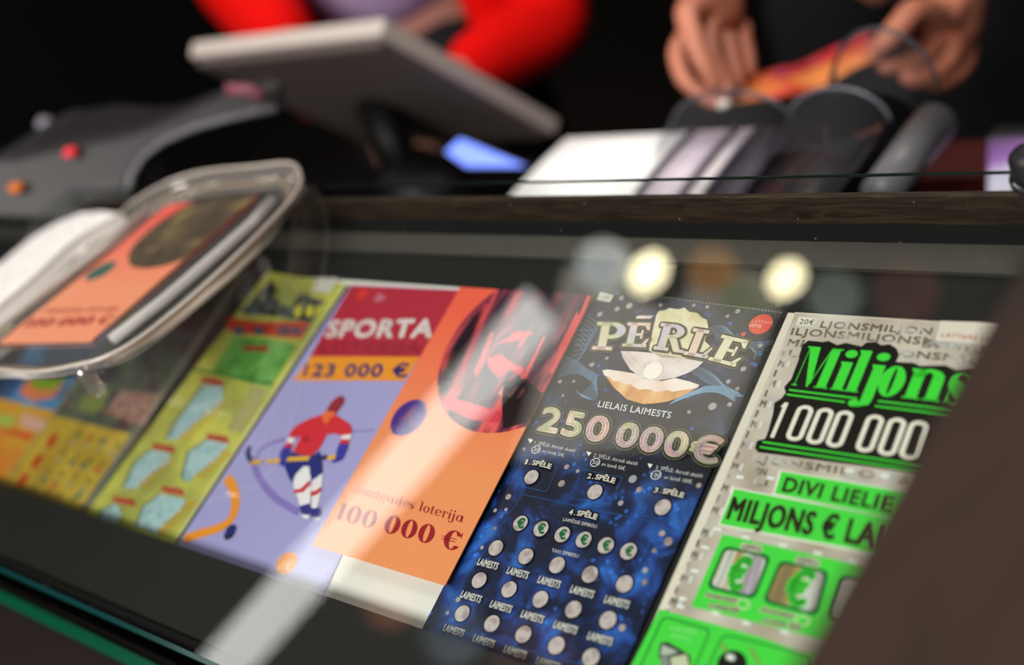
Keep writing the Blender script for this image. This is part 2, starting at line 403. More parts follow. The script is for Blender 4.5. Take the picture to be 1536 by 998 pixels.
for i, (x, y, r, lab) in enumerate([(972, 408, .05, 'bright round ceiling spotlight nearest the strip lamp'), (1178, 418, .042, 'bright round ceiling spotlight farther from the strip lamp')]):
    c = mz(x, y, 2.66); t = thing('ceiling_spotlight', lab, 'lamp', c+Vector((0,0,.14)), group=None)
    lathe('housing', [(r*1.15, 0), (r*1.15, -.14), (r*1.02, -.14)], M_black, t)
    lathe('bulb', [(0.0001, -.135), (r, -.135)][::-1], mat('spot_bulb', 'fff3c4', emit=20), t)
for i, (x, y, r, c, e, lab) in enumerate([(905, 398, .06, 'c4cac8', 5.0, 'dim grey glowing globe'), (1068, 405, .05, 'a5743c', 4.0, 'dim amber glowing globe'), (1112, 450, .045, '98a078', 3.2, 'dim greenish glowing globe'), (1252, 445, .05, '8b9a90', 2.6, 'dim pale green glowing globe'), (1360, 440, .06, '6a3326', 2.0, 'dim red glowing globe'), (585, 905, .06, 'b06a48', 1.6, 'dim rust glowing globe'), (680, 950, .07, '7c8ca0', 1.4, 'dim bluish glowing globe'), (800, 985, .09, '6a4838', 1.6, 'dim brown glowing globe')]):
    c_ = mz(x, y, 2.6); t = thing('reflection_globe', lab+' added over the customer side for a mirrored blob', 'lamp', c_+Vector((0,0,.12)))  # globes added to stand in for blurred shop reflections in the glass
    lathe('globe', [(max(.0005, r*math.sin(a)), -.12+r*math.cos(a)) for a in [PI*k/10 for k in range(11)]][::-1], mat('globe_glow', c, emit=e), t, 20)
    lathe('stem', [(.006, .08), (.006, -.12+r*.9)], M_black, t, 8)

# ------------------------------------------------------------------ the display case
case = thing('display_case', 'dark wood and glass counter display case holding the lottery tickets', 'display case', D(-.5, .2, -.05), (TH, 0, 0))
def cbox(name, u0, u1, v0, v1, w0, w1, m, bev=0): return box(name, (u0+.5, v0-.2, w0+.05), (u1+.5, v1-.2, w1+.05), m, case, bev)
U0, U1 = -1.35, .05
gv0 = (uv(0, 850, .026).y+uv(330, 998, .026).y)/2; gv1 = uv(1000, 268, .026).y
rv = (uv(1536, 296, .019).y+uv(1100, 292, .019).y)/2
mv = (uv(0, 718, .014).y+uv(265, 820, .014).y+uv(640, 955, .014).y)/3
print('gv', gv0, gv1, 'rail', rv, 'front', mv)
cbox('lining', U0, U1, mv-.02, rv+.003, -.03, -.0012, M_mat)
cbox('front_frame', U0, U1, gv0+.008, mv, -.03, .014, M_frame, .0006)
cbox('front_board', U0, U1, gv0-.06, gv0-.004, -.12, -.03, mat('dark_red_board', '170706', .5))
cbox('front_glass_edge', U0, U1, gv0-.016, gv0-.009, -.03, -.022, M_gedge)
cbox('back_rail', U0, U1, rv, rv+.003, -.03, .0185, M_wood, .0006)
cbox('slot_shadow_gap', U0, U1, uv(1536, 365, 0).y-.0, rv, -.03, -.001, mat('gap_black', '050506', .9))
gs0 = uv(1300, 402, .002).y; gs1 = uv(1300, 362, .002).y
cbox('grey_strip', U0, U1, gs0, gs1, -.02, .0015, M_grey, .0004)
cbox('glass_pane', U0, U1, gv0, gv1, .020, .026, M_glass)
cbox('glass_back_edge', U0, U1, gv1, gv1+.0006, .0242, .0258, mat('glass_edge_dark', '15241e', .2))
cbox('glass_front_edge', U0, U1, gv0-.0024, gv0, .0202, .0258, M_gedge2)
du_ = ([], [])
for i in range(150):
    u_ = random.uniform(-.75, -.1); v_ = random.uniform(gv0, gv1); k_ = random.uniform(.00012, .0003)
    du_ = join_s(du_, ell_s((u_+.5, v_-.2), k_, k_, 6))
mesh('dust_specks', [(p.x, p.y, .05+.02605) for p in du_[0]], du_[1], mat('dust', 'b0aca4', .9), case)['kind'] = 'stuff'
# body of the case below
struct(box('trim_1', (-1.75, .12, 0), (.45, .5, .93), M_black))
# side counter of brown wood, level, right of the display
ZC = 1.165
e0 = HZ(1190, 998, ZC); e1 = HZ(1485, 487, ZC)
print('side edge', e0, e1)
ex = (e0.x+e1.x)/2
sp = thing('side_counter', 'brown wood grained counter board covering the right of the tickets', 'counter', (ex+.3, e0.y, ZC))
hexa('counter_board', [Vector((a, b, c)) for c in (ZC-.006, ZC) for a, b in ((e0.x+(e0.x-e1.x)*.6, e0.y-(e1.y-e0.y)*.6), (.9, e0.y-(e1.y-e0.y)*.6), (.9, e1.y+.06), (e1.x+.0, e1.y+.06))], M_woodp, sp, .001)

# glass clamp at the right end of the back edge
g = uv(1549, 262, .03); t = thing('glass_clamp', 'small round black clamp on the back edge of the glass', 'clamp', D(g.x, g.y, .0262), (TH, 0, 0))
lathe('knob', [(.0001, .018), (.005, .018), (.0075, .015), (.008, .004), (.006, 0), (.0001, 0)][::-1], M_black, t, 20)
lathe('collar', [(.0085, .004), (.0095, .0035), (.0095, .001), (.0085, 0)][::-1], M_black, t, 20)

# ------------------------------------------------------------------ tickets
GRP = 'lottery tickets laid out under the glass'
# white card under the orange ticket
tc = Ticket('white_card', 'plain white card showing below the orange ticket', [uv(452, 850)+Vector((0, -.012)), uv(640, 955)+Vector((.008, -.012)), uv(893, 437)+Vector((-.002, -.006)), uv(690, 433)+Vector((-.02, -.006))], -.001, cat='card')

# --- pearl ticket
mP, nt, b = newmat('pearl_night_print')
tcn = nt.nodes.new('ShaderNodeTexCoord')
def noise(scale, detail=4, dist=0.0):
    n = nt.nodes.new('ShaderNodeTexNoise'); n.inputs['Scale'].default_value = scale; n.inputs['Detail'].default_value = detail; n.inputs['Distortion'].default_value = dist
    nt.links.new(tcn.outputs['Object'], n.inputs['Vector']); return n
def ramp(src, stops):
    r = nt.nodes.new('ShaderNodeValToRGB'); r.color_ramp.elements.remove(r.color_ramp.elements[0])
    r.color_ramp.elements[0].position = stops[0][0]; r.color_ramp.elements[0].color = lin(stops[0][1])
    for p, c in stops[1:]: r.color_ramp.elements.new(p).color = lin(c)
    nt.links.new(src, r.inputs[0]); return r
n1 = noise(55, 5, .6); r1 = ramp(n1.outputs[0], [(.3, '0a0d1c'), (.47, '101c40'), (.56, '1b3c86'), (.68, '2f6cc8')])
n2 = noise(45, 4, .4); r2 = ramp(n2.outputs[0], [(.3, '120e18'), (.5, '1c1a2a'), (.62, '2c3550'), (.75, '4a5c80')])
sep = nt.nodes.new('ShaderNodeSeparateXYZ'); nt.links.new(tcn.outputs['Object'], sep.inputs[0])
mr = nt.nodes.new('ShaderNodeMapRange'); nt.links.new(sep.outputs[1], mr.inputs[0]); mr.inputs[1].default_value = -.015; mr.inputs[2].default_value = .012
mx = nt.nodes.new('ShaderNodeMix'); mx.data_type = 'RGBA'; nt.links.new(mr.outputs[0], mx.inputs[0]); nt.links.new(r1.outputs[0], mx.inputs[6]); nt.links.new(r2.outputs[0], mx.inputs[7])
vo = nt.nodes.new('ShaderNodeTexVoronoi'); vo.inputs['Scale'].default_value = 240; nt.links.new(tcn.outputs['Object'], vo.inputs['Vector'])
dots = ramp(vo.outputs['Distance'], [(.0, '3a78d8'), (.22, '2458b0'), (.3, '000000')])
n3 = noise(60, 2); r3 = ramp(n3.outputs[0], [(.5, '000000'), (.62, 'ffffff')])
ml = nt.nodes.new('ShaderNodeMix'); ml.data_type = 'RGBA'; ml.blend_type = 'MULTIPLY'; ml.inputs[0].default_value = 1; nt.links.new(dots.outputs[0], ml.inputs[6]); nt.links.new(r3.outputs[0], ml.inputs[7])
ad = nt.nodes.new('ShaderNodeMix'); ad.data_type = 'RGBA'; ad.blend_type = 'ADD'; ad.inputs[0].default_value = .8; nt.links.new(mx.outputs[2], ad.inputs[6]); nt.links.new(ml.outputs[2], ad.inputs[7])
nt.links.new(ad.outputs[2], b.inputs['Base Color']); b.inputs['Roughness'].default_value = .4
tp = Ticket('lottery_ticket', 'dark blue starry ticket with an open shell and the title PĒRLE', [uv(893, 437), uv(1174, 468), uv(938, 998)+Vector((0, -.01)), uv(640, 955)+Vector((-.004, -.02))][::-1], .0002, GRP, mP)
A = crop(780, 420, 3.5643); B = crop(640, 640, 2.787)
def Ac(pts): return [A(*p) for p in pts]
# perforated top and right edges
pf = ([], [])
for i in range(60):
    t = i/59; q = tp.to(*A(410+t*985, 52+t*130)); pf = join_s(pf, ell_s(q+Vector((0, .0006)), .0004, .0004, 8))
tp.add('perforation', pf, 'a8a49a', 2)
# waves
M_wave = mat('wave_ink', '7fa8cc', .4)
wvl = []
for k in range(8):
    y = k*19; wvl.append(ribbon_s(smooth_pts(tp.P(Ac([(345-k*9, 190+y), (380-k*10, 205+y*1.05), (410-k*10, 235+y*1.1), (405-k*14, 270+y*1.25), (300-k*4, 265+y*1.5)]))), .00022))
for k in range(9):
    wvl.append(ribbon_s(smooth_pts(tp.P(Ac([(880+k*14, 470+k*10), (960+k*16, 470+k*14), (1040+k*10, 510+k*12), (1090+k*4, 560+k*8), (1160+k*5, 600+k*3)]))), .00022))
for k in range(8):
    wvl.append(ribbon_s(smooth_pts(tp.P(Ac([(1010+k*6, 262+k*8), (1060+k*8, 245+k*9), (1110+k*8, 262+k*9), (1180+k*10, 330+k*7), (1350-k*14, 330+k*14)]))), .00022))
for k in range(9):
    wvl.append(ribbon_s(smooth_pts(tp.P(Ac([(200+k*4, 520-k*14), (280+k*3, 500-k*8), (350, 520-k*6), (410, 580-k*8), (400-k*8, 640-k*4), (330-k*4, 625-k*4)]))), .0002))
for k in range(7):
    wvl.append(ribbon_s(smooth_pts(tp.P(Ac([(800+k*10, 665-k*8), (900+k*8, 625-k*6), (1000, 600-k*5), (1080, 610-k*6), (1150, 650-k*9)]))), .0004))
for f_ in wvl: tp.add('wave_line', f_, M_wave, 1)
# bubbles
bub = [(543,97,18),(585,140,22),(520,157,17),(428,185,18),(668,112,12),(752,135,11),(930,138,13),(1002,146,12),(1165,170,16),(1110,195,12),(1285,352,15),(1195,478,16),(1115,545,14),(1163,583,12),(1030,678,24),(1122,668,14),(905,708,12),(215,545,13),(288,545,11),(385,455,16),(420,330,15),(465,420,12),(230,620,9)]
bs = ([], [])
for x, y, r in bub: bs = join_s(bs, ell_s(tp.to(*A(x, y)), r*.8/3.56/3400*1.3, r*.8/3.56/3400*1.3, 16))
for x, y, r in [(586,170,12),(565,240,16),(632,188,9),(862,221,18),(890,265,13),(812,321,12),(1138,248,11),(342,295,14),(287,352,9),(332,348,8),(286,427,9),(408,95,8),(985,448,13),(1010,482,18),(952,520,10),(914,602,12),(912,653,12),(818,843,14),(232,507,9),(132,725,12),(88,780,9),(30,910,9)]:
    bs = join_s(bs, ell_s(tp.to(*B(x, y)), r/2.787/3400*1.1, r/2.787/3400*1.1, 16))
M_bub = (ramp_mat('bubble_ink', [(.35, '8a7c80'), (.5, 'b5a29c'), (.65, '9aa5b4')], 90))
for f_ in bs[1]: tp.add('bubble', poly_s([bs[0][i] for i in f_]), M_bub, 2)
# shell
gold = ramp_mat('shell_back', [(.35, 'd8d0a0'), (.5, 'ece2c4'), (.65, 'd8c898')], 60)
tp.poly('shell_back', Ac([(730,190),(745,168),(775,165),(800,152),(850,160),(880,150),(905,172),(950,180),(975,205),(1000,215),(1008,255),(1000,290),(990,330),(1020,360),(960,420),(760,420),(690,380),(705,300)]), gold, 3)
fan = Ac([(540,383),(552,420),(590,480),(650,525),(740,540),(830,525),(900,500),(950,470),(982,440),(900,425),(800,405),(700,392),(620,385)])
tp.poly('shell_upper', fan, ramp_mat('shell_pink', [(.35, 'dcc4c4'), (.6, 'f2e6e4')], 70), 3)
rib = ([], [])
for t in (0, .14, .28, .42, .56, .7, .84, 1):
    rib = join_s(rib, ribbon_s(tp.P(Ac([(700, 540), (556+t*400, 386+t*56)])), .0003))
tp.add('shell_rib', rib, 'f4ecec', 4)
tp.poly('shell_lower', Ac([(445,492),(470,530),(500,575),(540,610),(570,640),(620,655),(660,666),(710,664),(760,658),(800,650),(850,632),(900,605),(955,578),(940,560),(700,540),(500,510)]), ramp_mat('shell_orange', [(.3, 'd08c54'), (.5, 'eab070'), (.65, 'f6cf98')], 120, (1, .4, 1)), 3)
tp.poly('shell_lip', Ac([(443,488),(470,482),(540,492),(620,505),(660,530),(760,545),(830,528),(900,545),(962,565),(950,582),(900,590),(860,595),(820,603),(790,592),(760,600),(730,605),(700,590),(670,588),(640,592),(610,575),(590,560),(560,562),(530,545),(505,548),(480,525),(455,515)]), ramp_mat('shell_lip', [(.35, 'f2cfc0'), (.6, 'fbeee6')], 60), 5)
tp.add('pearl', ell_s(tp.to(*A(715, 490)), .0052, .0050, 32), ramp_mat('pearl_ink', [(.3, 'efe0c0'), (.5, 'fff8ee'), (.7, 'f6e8e8')], 60), 6)
# title letters, each on its own slant along the arch
foil = ramp_mat('foil_letters', [(.32, 'e4bcb4'), (.44, 'f0d4c8'), (.52, 'c8c0d4'), (.58, 'd2d0ac'), (.68, 'f0d0c8')], 38, rough=.35, metal=0, detail=1)  # pinkish foil sheen put into the letter colour
A2 = crop(870, 440, 5.12)
for ch, bl, br, tl, wd_ in [('P', (98,442), (345,452), (142,230), 1), ('E', (330,418), (528,426), (374,234), 1), ('R', (570,440), (800,470), (632,238), 1.04), ('L', (800,480), (1000,515), (880,278), 1), ('E', (990,522), (1215,580), (1100,328), 1)]:
    sh = aff_s(slab(ch), *tp.P([A2(*bl), A2(*br), A2(*tl)]), wid=wd_)
    tp.add('title_gold_outline', halo_s(sh, .00130), 'a09468', 7); tp.add('title_dark_outline', halo_s(sh, .00108), '2c3428', 8)
    tp.add('title_gold_line', halo_s(sh, .00028), '8c8258', 9); tp.add('title_letter', sh, foil if bl[0] < 900 else mat('foil_cream', 'e8dfc4', .35), 10)
sh = poly_s(tp.P([A2(432, 206), A2(550, 206), A2(572, 182), A2(450, 182)]))
tp.add('title_dark_outline', halo_s(sh, .0006), '2c3428', 8); tp.add('title_macron', sh, foil, 10)
# round logo badge
tp.add('round_badge', ell_s(tp.to(*A(1289, 240)), .0059, .0058, 32), 'e0402c', 4, label='red round badge'); tp.add('round_badge', ell_s(tp.to(*A(1196, 293)), .0013, .0013, 16), 'd0503c', 4)
tp.txt('lettering', 'LATVIJAS', A(1240, 232), A(1352, 240), A(1244, 216), 'f0b0a4', 5, .0)
tp.txt('lettering', 'LOTO', A(1228, 252), A(1290, 260), A(1233, 236), 'fff0ea', 5, .02)
tp.poly('price_tag', Ac([(412,108),(482,122),(502,84),(430,66)]), 'd8d4c8', 3); tp.txt('lettering', '10€', A(428,104), A(478,110), A(440,80), '6a665c', 4)
tp.txt('lettering', 'LIELAIS LAIMESTS', A(418,682), A(805,745), A(430,648), 'e8e6e4', 6, .02)
numfoil = ramp_mat('foil_numbers', [(.3, 'e4bcb0'), (.42, 'ecc4ba'), (.5, 'd4b0c0'), (.57, 'ced0a4'), (.66, 'f4dccc')], 28, rough=.35, metal=0, detail=1)  # shifting foil sheen put into the colour by noise
sh = join_s(tp.T('250', A(100,804), A(452,872), A(143,680), .05), tp.T('000€', A(508,884), A(1052,989), A(551,760), .05))
tp.add('prize_outer_line', halo_s(sh, .00145), 'a8a27c', 6); tp.add('prize_dark_outline', halo_s(sh, .00122), '2a3232', 7); tp.add('prize_gold_line', halo_s(sh, .00022), 'b4ac84', 8); tp.add('prize_number', sh, numfoil, 9, label='foil number 250000€')
# small rules text
for tx, q in [('1. SPĒLE: Atrodi skaitli', ((452,75),(620,110),(457,61))), ('un laimē 20€.', ((485,109),(578,130),(489,95))), ('2. SPĒLE: Atrodi skaitli', ((698,129),(880,165),(704,114))), ('un laimē 50€.', ((733,165),(832,186),(738,150))), ('3. SPĒLE: Atrodi skaitli', ((958,180),(1152,217),(963,164))), ('un laimē 100€.', ((993,220),(1112,242),(998,204)))]:
    tp.txt('small_print', tx, *[B(*p) for p in q], 'e4e2e0', 4, .01)
for tx, x, y in (('20', 459, 98), ('50', 706, 152), ('100', 960, 205)):
    c = tp.to(*B(x, y)); tp.add('number_ring', ring_s(c, .0027, .0024, .0023, .002, 0, 2*PI, 24), 'ecebe8', 4)
    k = 12 if len(tx) == 2 else 20; tp.txt('small_print', tx, B(x-k, y+6), B(x+k, y+12), B(x-k+5, y-11), 'ecebe8', 5, .012)
for x, y in ((436,62), (680,116), (936,166)): tp.poly('arrow_mark', [B(x-11, y-10), B(x+11, y-5), B(x-2, y+11)], 'f0eeec', 4)
def arc_text(tx, cx_, cy_, w_, h_, dy=0.0):
    n = len(tx)
    for i, ch in enumerate(tx):
        t = (i+.5)/n-.5; x = cx_+t*w_; y = cy_+t*w_*.19+(t*t)*14+dy; a = .19+t*.45; cw = w_/n*.42
        k = cw*(.3 if ch in '.' else .55 if ch == '1' else 1)
        hh = h_*.12 if ch == '.' else h_
        sh = halo_s(aff_s(([v if ch != '.' else Vector((v.x, v.y*6)) for v in font_s(ch)[0]], font_s(ch)[1]), *tp.P([B(x-k-4, y+math.tan(a)*-k), B(x+k-4, y+math.tan(a)*k), B(x-k-4+8*hh/h_, y-hh+math.tan(a)*-k)])), .00013, 6)
        tp.add('lettering_outline', halo_s(sh, .0007), '1c1a1e', 4); tp.add('lettering', sh, 'ece8dc', 5)
arc_text('1.SPĒLE', 468, 166, 112, 20); arc_text('2.SPĒLE', 733, 226, 116, 21); arc_text('3.SPĒLE', 1016, 286, 126, 21); arc_text('4.SPĒLE', 657, 378, 118, 22)
tp.txt('lettering', 'LAIMĪGIE SIMBOLI', B(570,396), B(710,427), B(575,382), 'e8e6e4', 4, .02); tp.txt('lettering', 'TAVI SIMBOLI', B(523,526), B(634,551), B(528,511), 'e8e6e4', 4, .02)
# panels outlined in blue
def frame_line(pts, col='2c5a98', w=.00035, m=None):
    P = tp.P(pts); tp.add('panel_outline', join_s(*[ribbon_s([P[i], P[(i+1) % len(P)]], w) for i in range(len(P))]), col, 2)
frame_line([B(385,140), B(550,170), B(500,275), B(335,235)]); frame_line([B(650,180), B(820,215), B(765,335), B(605,300)]); frame_line([B(925,245), B(1110,285), B(1060,410), B(895,370)])
frame_line([B(400,285), B(972,405), B(690,1010), B(40,830)])
# scratch spots
M_spot = ramp_mat('scratch_silver', [(.3, 'a89898'), (.5, 'd8cccb'), (.7, 'b4a6a8')], 160, rough=.35, metal=.15, detail=1)
rimm = ink('0c0d16')
def spot_print(x, y, r=.0039, euro=False):
    c = tp.to(*B(x, y))
    tp.add('spot_outline', ell_s(c, r+.0006, r+.0006, 28), rimm, 4)
    o = tp.add('scratch_spot', ell_s(c, r, r, 28), M_spot, 5)
    if euro:
        s = font_s('€', .04); u = tp.to(*B(x-15, y+15)), tp.to(*B(x+11, y+22)), tp.to(*B(x-5, y-24))
        sh = aff_s(s, *u); tp.add('euro_sign', halo_s(sh, .0003), '2f8a50', 6)
for x, y in ((440,214), (705,276), (989,340)): spot_print(x, y)
for x, y in ((394,407),(480,430),(569,454),(658,476),(751,500),(846,524)): spot_print(x, y, .0040, True)
rows = [[(291,510),(417,546),(548,584),(684,622),(829,661)], [(222,646),(348,684),(478,725),(615,767),(760,811)], [(151,786),(276,828),(405,871),(543,916),(688,965)]]
r1 = [tp.to(*B(*p)) for p in rows[0]]; r3 = [tp.to(*B(*p)) for p in rows[2]]
du = (r1[4]-r1[0])/4; dv = (r3[0]-r1[0]+r3[4]-r1[4])/4
print('spot grid', du, dv)
lw = font_s('LAIMESTS', .02)
for j in range(5):
    for i in range(5):
        c = r1[0]+du*i+dv*j
        tp.add('spot_outline', ell_s(c, .0046, .0046, 28), rimm, 4); tp.add('scratch_spot', ell_s(c, .004, .004, 28), M_spot, 5)
        l0 = c+Vector((-.0060, -.0102)); sh = halo_s(aff_s(lw, l0, l0+Vector((.0124, 0)), l0+Vector((0, .0036))), .00013, 4)
        tp.add('prize_word_outline', halo_s(sh, .00028, 4), rimm, 4); tp.add('prize_word', sh, 'e8e8e6', 5)

# --- million ticket
w_ = .0016
C2 = crop(1100, 440, 3.3257); D2 = crop(930, 700, 3.268)
tm0 = uv(1193, 468.5, w_+.0006); tmr = uv(1485, 487, w_+.0006)
umin = tm0.x-.0055
holo = ramp_mat('holo_paper', [(.32, 'b8a898'), (.45, 'cfc4b8'), (.55, 'ded4c8'), (.66, 'c4bcb8')], 30, rough=.35, metal=.1, detail=2)
tm = Ticket('lottery_ticket', 'silvery white ticket with the green title Miljons, rightmost under the glass', [Vector((umin-.001, tm0.y-.215)), Vector((tmr.x+.09, tm0.y-.215)), Vector((tmr.x+.09, tm0.y)), Vector((tm0.x, tm0.y)), Vector((tm0.x-.0, tm0.y-.0005)), Vector((umin+.002, tm0.y-.0005))], w_, GRP, mat('cream_paper', 'e9e0d2', .5))
to = tm.to
tm.add('printed_panel', poly_s([Vector((tm0.x-.0012, tm0.y-.215)), Vector((tmr.x+.09, tm0.y-.215)), Vector((tmr.x+.09, tm0.y-.0006)), Vector((tm0.x+.0002, tm0.y-.0006))]), holo, 1)
hl = ramp_mat('holo_letters', [(.3, '7c6a60'), (.42, '8a8a70'), (.5, 'a09090'), (.58, 'e8eef0'), (.64, '9c8c7c'), (.72, 'c8a890')], 70, rough=.3, metal=.3, detail=1)
def hT(t, bl, br, tl, b=.05): tm.add('pattern_lettering', tm.T(t, C2(*bl), C2(*br), C2(*tl), b), hl, 2)
hT('LJONSMILJON', (432,172), (985,208), (445,138)); hT('ILJONSMILJONSM', (286,208), (1005,262), (298,173)); hT('MI', (266,264), (342,270), (282,228)); hT('ILI', (240,316), (335,322), (255,282))
hT('ONSMILJ', (828,318), (1225,350), (838,282)); hT('SMILJ', (940,270), (1240,292), (950,238)); hT('ON', (100,905), (160,912), (112,868)); hT('LJONSMILJONS', (100,842), (860,950), (112,806)); hT('LI', (100,955), (165,965), (110,925))
k = 0
P0 = to(*C2(222, 365)); P1 = to(*C2(8, 835)); st = (P1-P0)/9
for i in range(26):
    c = P0+st*i*.98; s_ = font_s('M' if i % 2 == 0 else 'I', .01); wd2 = .0026 if i % 2 == 0 else .0008
    tm.add('pattern_lettering', halo_s(aff_s(s_, c, c+Vector((wd2, -.0002)), c+Vector((.0, .0036))), .00018, 4), hl, 2)
    if i % 2 == 0: tm.add('pattern_lettering', aff_s(font_s('I', .02), c+Vector((.0042, 0)), c+Vector((.0050, 0)), c+Vector((.0042, .0036))), ink('eef4f4', .2), 2)
tm.poly('price_tag', [C2(312,160), C2(402,168), C2(420,128), C2(328,118)], 'efe9dc', 2); tm.txt('lettering', '20€', C2(328,155), C2(400,162), C2(338,128), '2c2824', 3, .0)
tm.poly('logo_tag', [C2(1008,240), C2(1300,262), C2(1320,150), C2(1035,140)], 'e8ded2', 3); tm.txt('lettering', 'LATVIJAS LOTO', C2(1036,220), C2(1350,246), C2(1046,198), 'c2402c', 4, .01)
# black cloud behind the title
blob = [(345,262),(375,238),(450,246),(475,240),(520,262),(560,250),(640,268),(665,248),(710,246),(740,262),(780,256),(815,278),(828,310),(812,345),(900,350),(930,365),(1060,362),(1110,385),(1180,375),(1260,385),(1270,420),(1200,560),(1150,760),(1100,930),(890,897),(125,796),(108,775),(120,738),(160,728),(175,690),(200,600),(205,550),(240,528),(262,500),(255,470),(290,430),(325,340)]
tm.poly('title_backing', [C2(*p) for p in blob], '16130f', 3)
green = mat('bright_green_ink', '3fe23c', .4); greenb = mat('soft_green_ink', '46de44', .45)
bl, br, tl = to(*C2(292, 462)), to(*C2(292+880, 462+101)), to(*C2(378, 268))
sw = [('M', 0.0), ('i', 2.08), ('l', 2.82), ('j', 3.72), ('o', 4.32), ('n', 5.72), ('s', 7.7)]
exv = (br-bl)/8.85*1.0
for ch, x0 in sw:
    sc_x = {'M': 1.15, 'i': 1.3, 'l': 1.3, 'j': 1.4, 'o': 1.75, 'n': 2.0, 's': 1.7}[ch]
    s_, a_ = serif(ch, b={'M': .36, 'o': .3, 'n': .28, 'i': .4, 'l': .4, 'j': .4, 's': .32}[ch], xh=.7)
    V = [bl+exv*(x0+v.x*sc_x)+(tl-bl)*(v.y*1.0) for v in s_[0]]
    tm.add('title_letter', (V, s_[1]), green, 5, label='bright green title letter')
def line(t_, a, b_, wpx, m, nm='underline', lay=4): t_.poly(nm, [(a[0], a[1]-wpx/2), (b_[0], b_[1]-wpx/2), (b_[0], b_[1]+wpx/2), (a[0], a[1]+wpx/2)], m, lay)
for a, b_ in (((280,485),(620,528)), ((268,508),(558,546)), ((722,541),(1150,592)), ((708,566),(1150,618)), ((148,745),(1000,872)), ((134,770),(1000,900))):
    line(tm, C2(*a), C2(*b_), 2.6, green)
# condensed digits 1 000 000
def stadium(x0, x1, b=.2, h=1.0):
    r = (x1-x0)/2; ry = .16; c = (x0+x1)/2; ang = [PI*k/10 for k in range(11)]
    O = [(c+r*math.cos(a), h-ry+ry*math.sin(a)) for a in ang]+[(c-r*math.cos(a), ry-ry*math.sin(a)) for a in ang]
    ri = r-b; I = [(c+ri*math.cos(a), h-.17+.07*math.sin(a)) for a in ang]+[(c-ri*math.cos(a), .17-.07*math.sin(a)) for a in ang]
    n = len(O); return ([Vector(p) for p in O+I], [(i, (i+1) % n, n+(i+1) % n, n+i) for i in range(n)])
dbl, dbr, dtl = to(*C2(180, 722)), to(*C2(915, 840)), to(*C2(254, 548))
dig = join_s(rc(.06, 0, .28, 1), poly_s([(-.08, .86), (.06, .86), (.06, 1), (.0, .93)]))
for x0 in (.85, 1.95, 3.0, 4.55, 5.65, 6.7): dig = join_s(dig, stadium(x0, x0+.92, .25))
tm.add('prize_number', aff_s(dig, dbl, dbr, dtl, 7.62), mat('number_white', 'f4ece0', .4), 6)
# green banners
tm.poly('banner_edge', [D2(780,18), D2(748,140), D2(1600,318), D2(1650,160)], 'f2eee4', 2); tm.poly('banner', [D2(792,26), D2(760,134), D2(1600,308), D2(1650,170)], greenb, 3)
tm.poly('banner_edge', [D2(552,102), D2(478,292), D2(1600,500), D2(1660,312)], 'f2eee4', 2); tm.poly('banner', [D2(562,112), D2(490,284), D2(1600,490), D2(1660,322)], greenb, 3)
dk = ink('332c20')
def cond(t_, tx, bl, br, tl, m, lay=4, bold=.045): t_.add('banner_lettering', t_.T(tx, bl, br, tl, bold), m, lay)
cond(tm, 'DIVI LIELIE', D2(795,122), D2(1318,222), D2(820,52), dk); cond(tm, 'MILJONS € LAIMESTI', D2(525,256), D2(1600,470), D2(562,148), dk)
# green game panels
dg = ink('0c6a2c'); silv = ramp_mat('scratch_foil', [(.3, '8c7a58'), (.42, 'b8945c'), (.5, 'e4e8e0'), (.58, '9c8c90'), (.68, 'c8c0d8')], 14, (6, .6, 1), .3, .05, detail=1, dist=.4)
tm.poly('game_panel', [D2(505,335), D2(350,688), D2(1000,850), D2(1500,560)], greenb, 3)
def rrect(pts, k=.16, n=5):
    out = []
    for i in range(4):
        p = Vector(pts[i]); a = Vector(pts[i-1]); c = Vector(pts[(i+1) % 4]); s0 = p+(a-p)*k; s1 = p+(c-p)*k
        for j in range(n+1): t = j/n; out.append((s0*(1-t)**2+p*2*t*(1-t)+s1*t*t))
    return [tuple(q) for q in out]
def square(q, lab=None):
    P = rrect([to(*D2(*p)) for p in q]); c = sum((Vector(p) for p in P), Vector((0,0)))/len(P)
    tm.add('square_frame', poly_s(P), dg, 4); tm.add('scratch_square', poly_s([c+(Vector(p)-c)*.86 for p in P]), silv, 5)
square([(512,390),(425,598),(662,655),(745,440)]); square([(785,460),(698,668),(965,738),(1030,515)]); square([(1080,525),(1000,745),(1270,810),(1350,590)])
for bl_, br_, tl_ in (((515,590),(590,612),(575,440)), ((800,665),(900,690),(860,500))):
    sh = tm.T('€', D2(*bl_), D2(*br_), D2(*tl_), .07); tm.add('euro_sign', sh, greenb, 6)
for tx, q in (('1.SPĒLE', ((600,402),(688,418),(606,384))), ('2.SPĒLE', ((868,470),(968,488),(874,450)))):
    sh = aff_s(font_s(tx, .03), *[to(*D2(*p)) for p in q]); tm.add('lettering_outline', halo_s(sh, .0008), 'f0e8d8', 5); tm.add('lettering', sh, '4c4030', 6)
for tx, q in (('Atrodi skaitli', ((420,640),(570,672),(430,618))), ('un laimē 50€', ((435,690),(580,722),(443,668))), ('Atrodi skaitli', ((690,712),(850,748),(700,688))), ('un laimē 100€', ((700,765),(880,806),(708,740)))):
    sh = aff_s(font_s(tx, .02), *[to(*D2(*p)) for p in q]); tm.add('small_print_outline', halo_s(sh, .0004, 4), 'e6dcc4', 5); tm.add('small_print', sh, '2c3418', 6)
for x, y, t_ in ((605,678,'50'), (895,758,'100')): 
    c = to(*D2(x, y)); tm.add('number_ring', ring_s(c, .0030, .0022, .0025, .0017, 0, 2*PI, 20), 'efe2c8', 5)
tm.poly('game_panel', [D2(195,702), D2(-30,1150), D2(900,1400), D2(1300,1050), D2(1000,905), D2(880,910), D2(700,842)], greenb, 3)
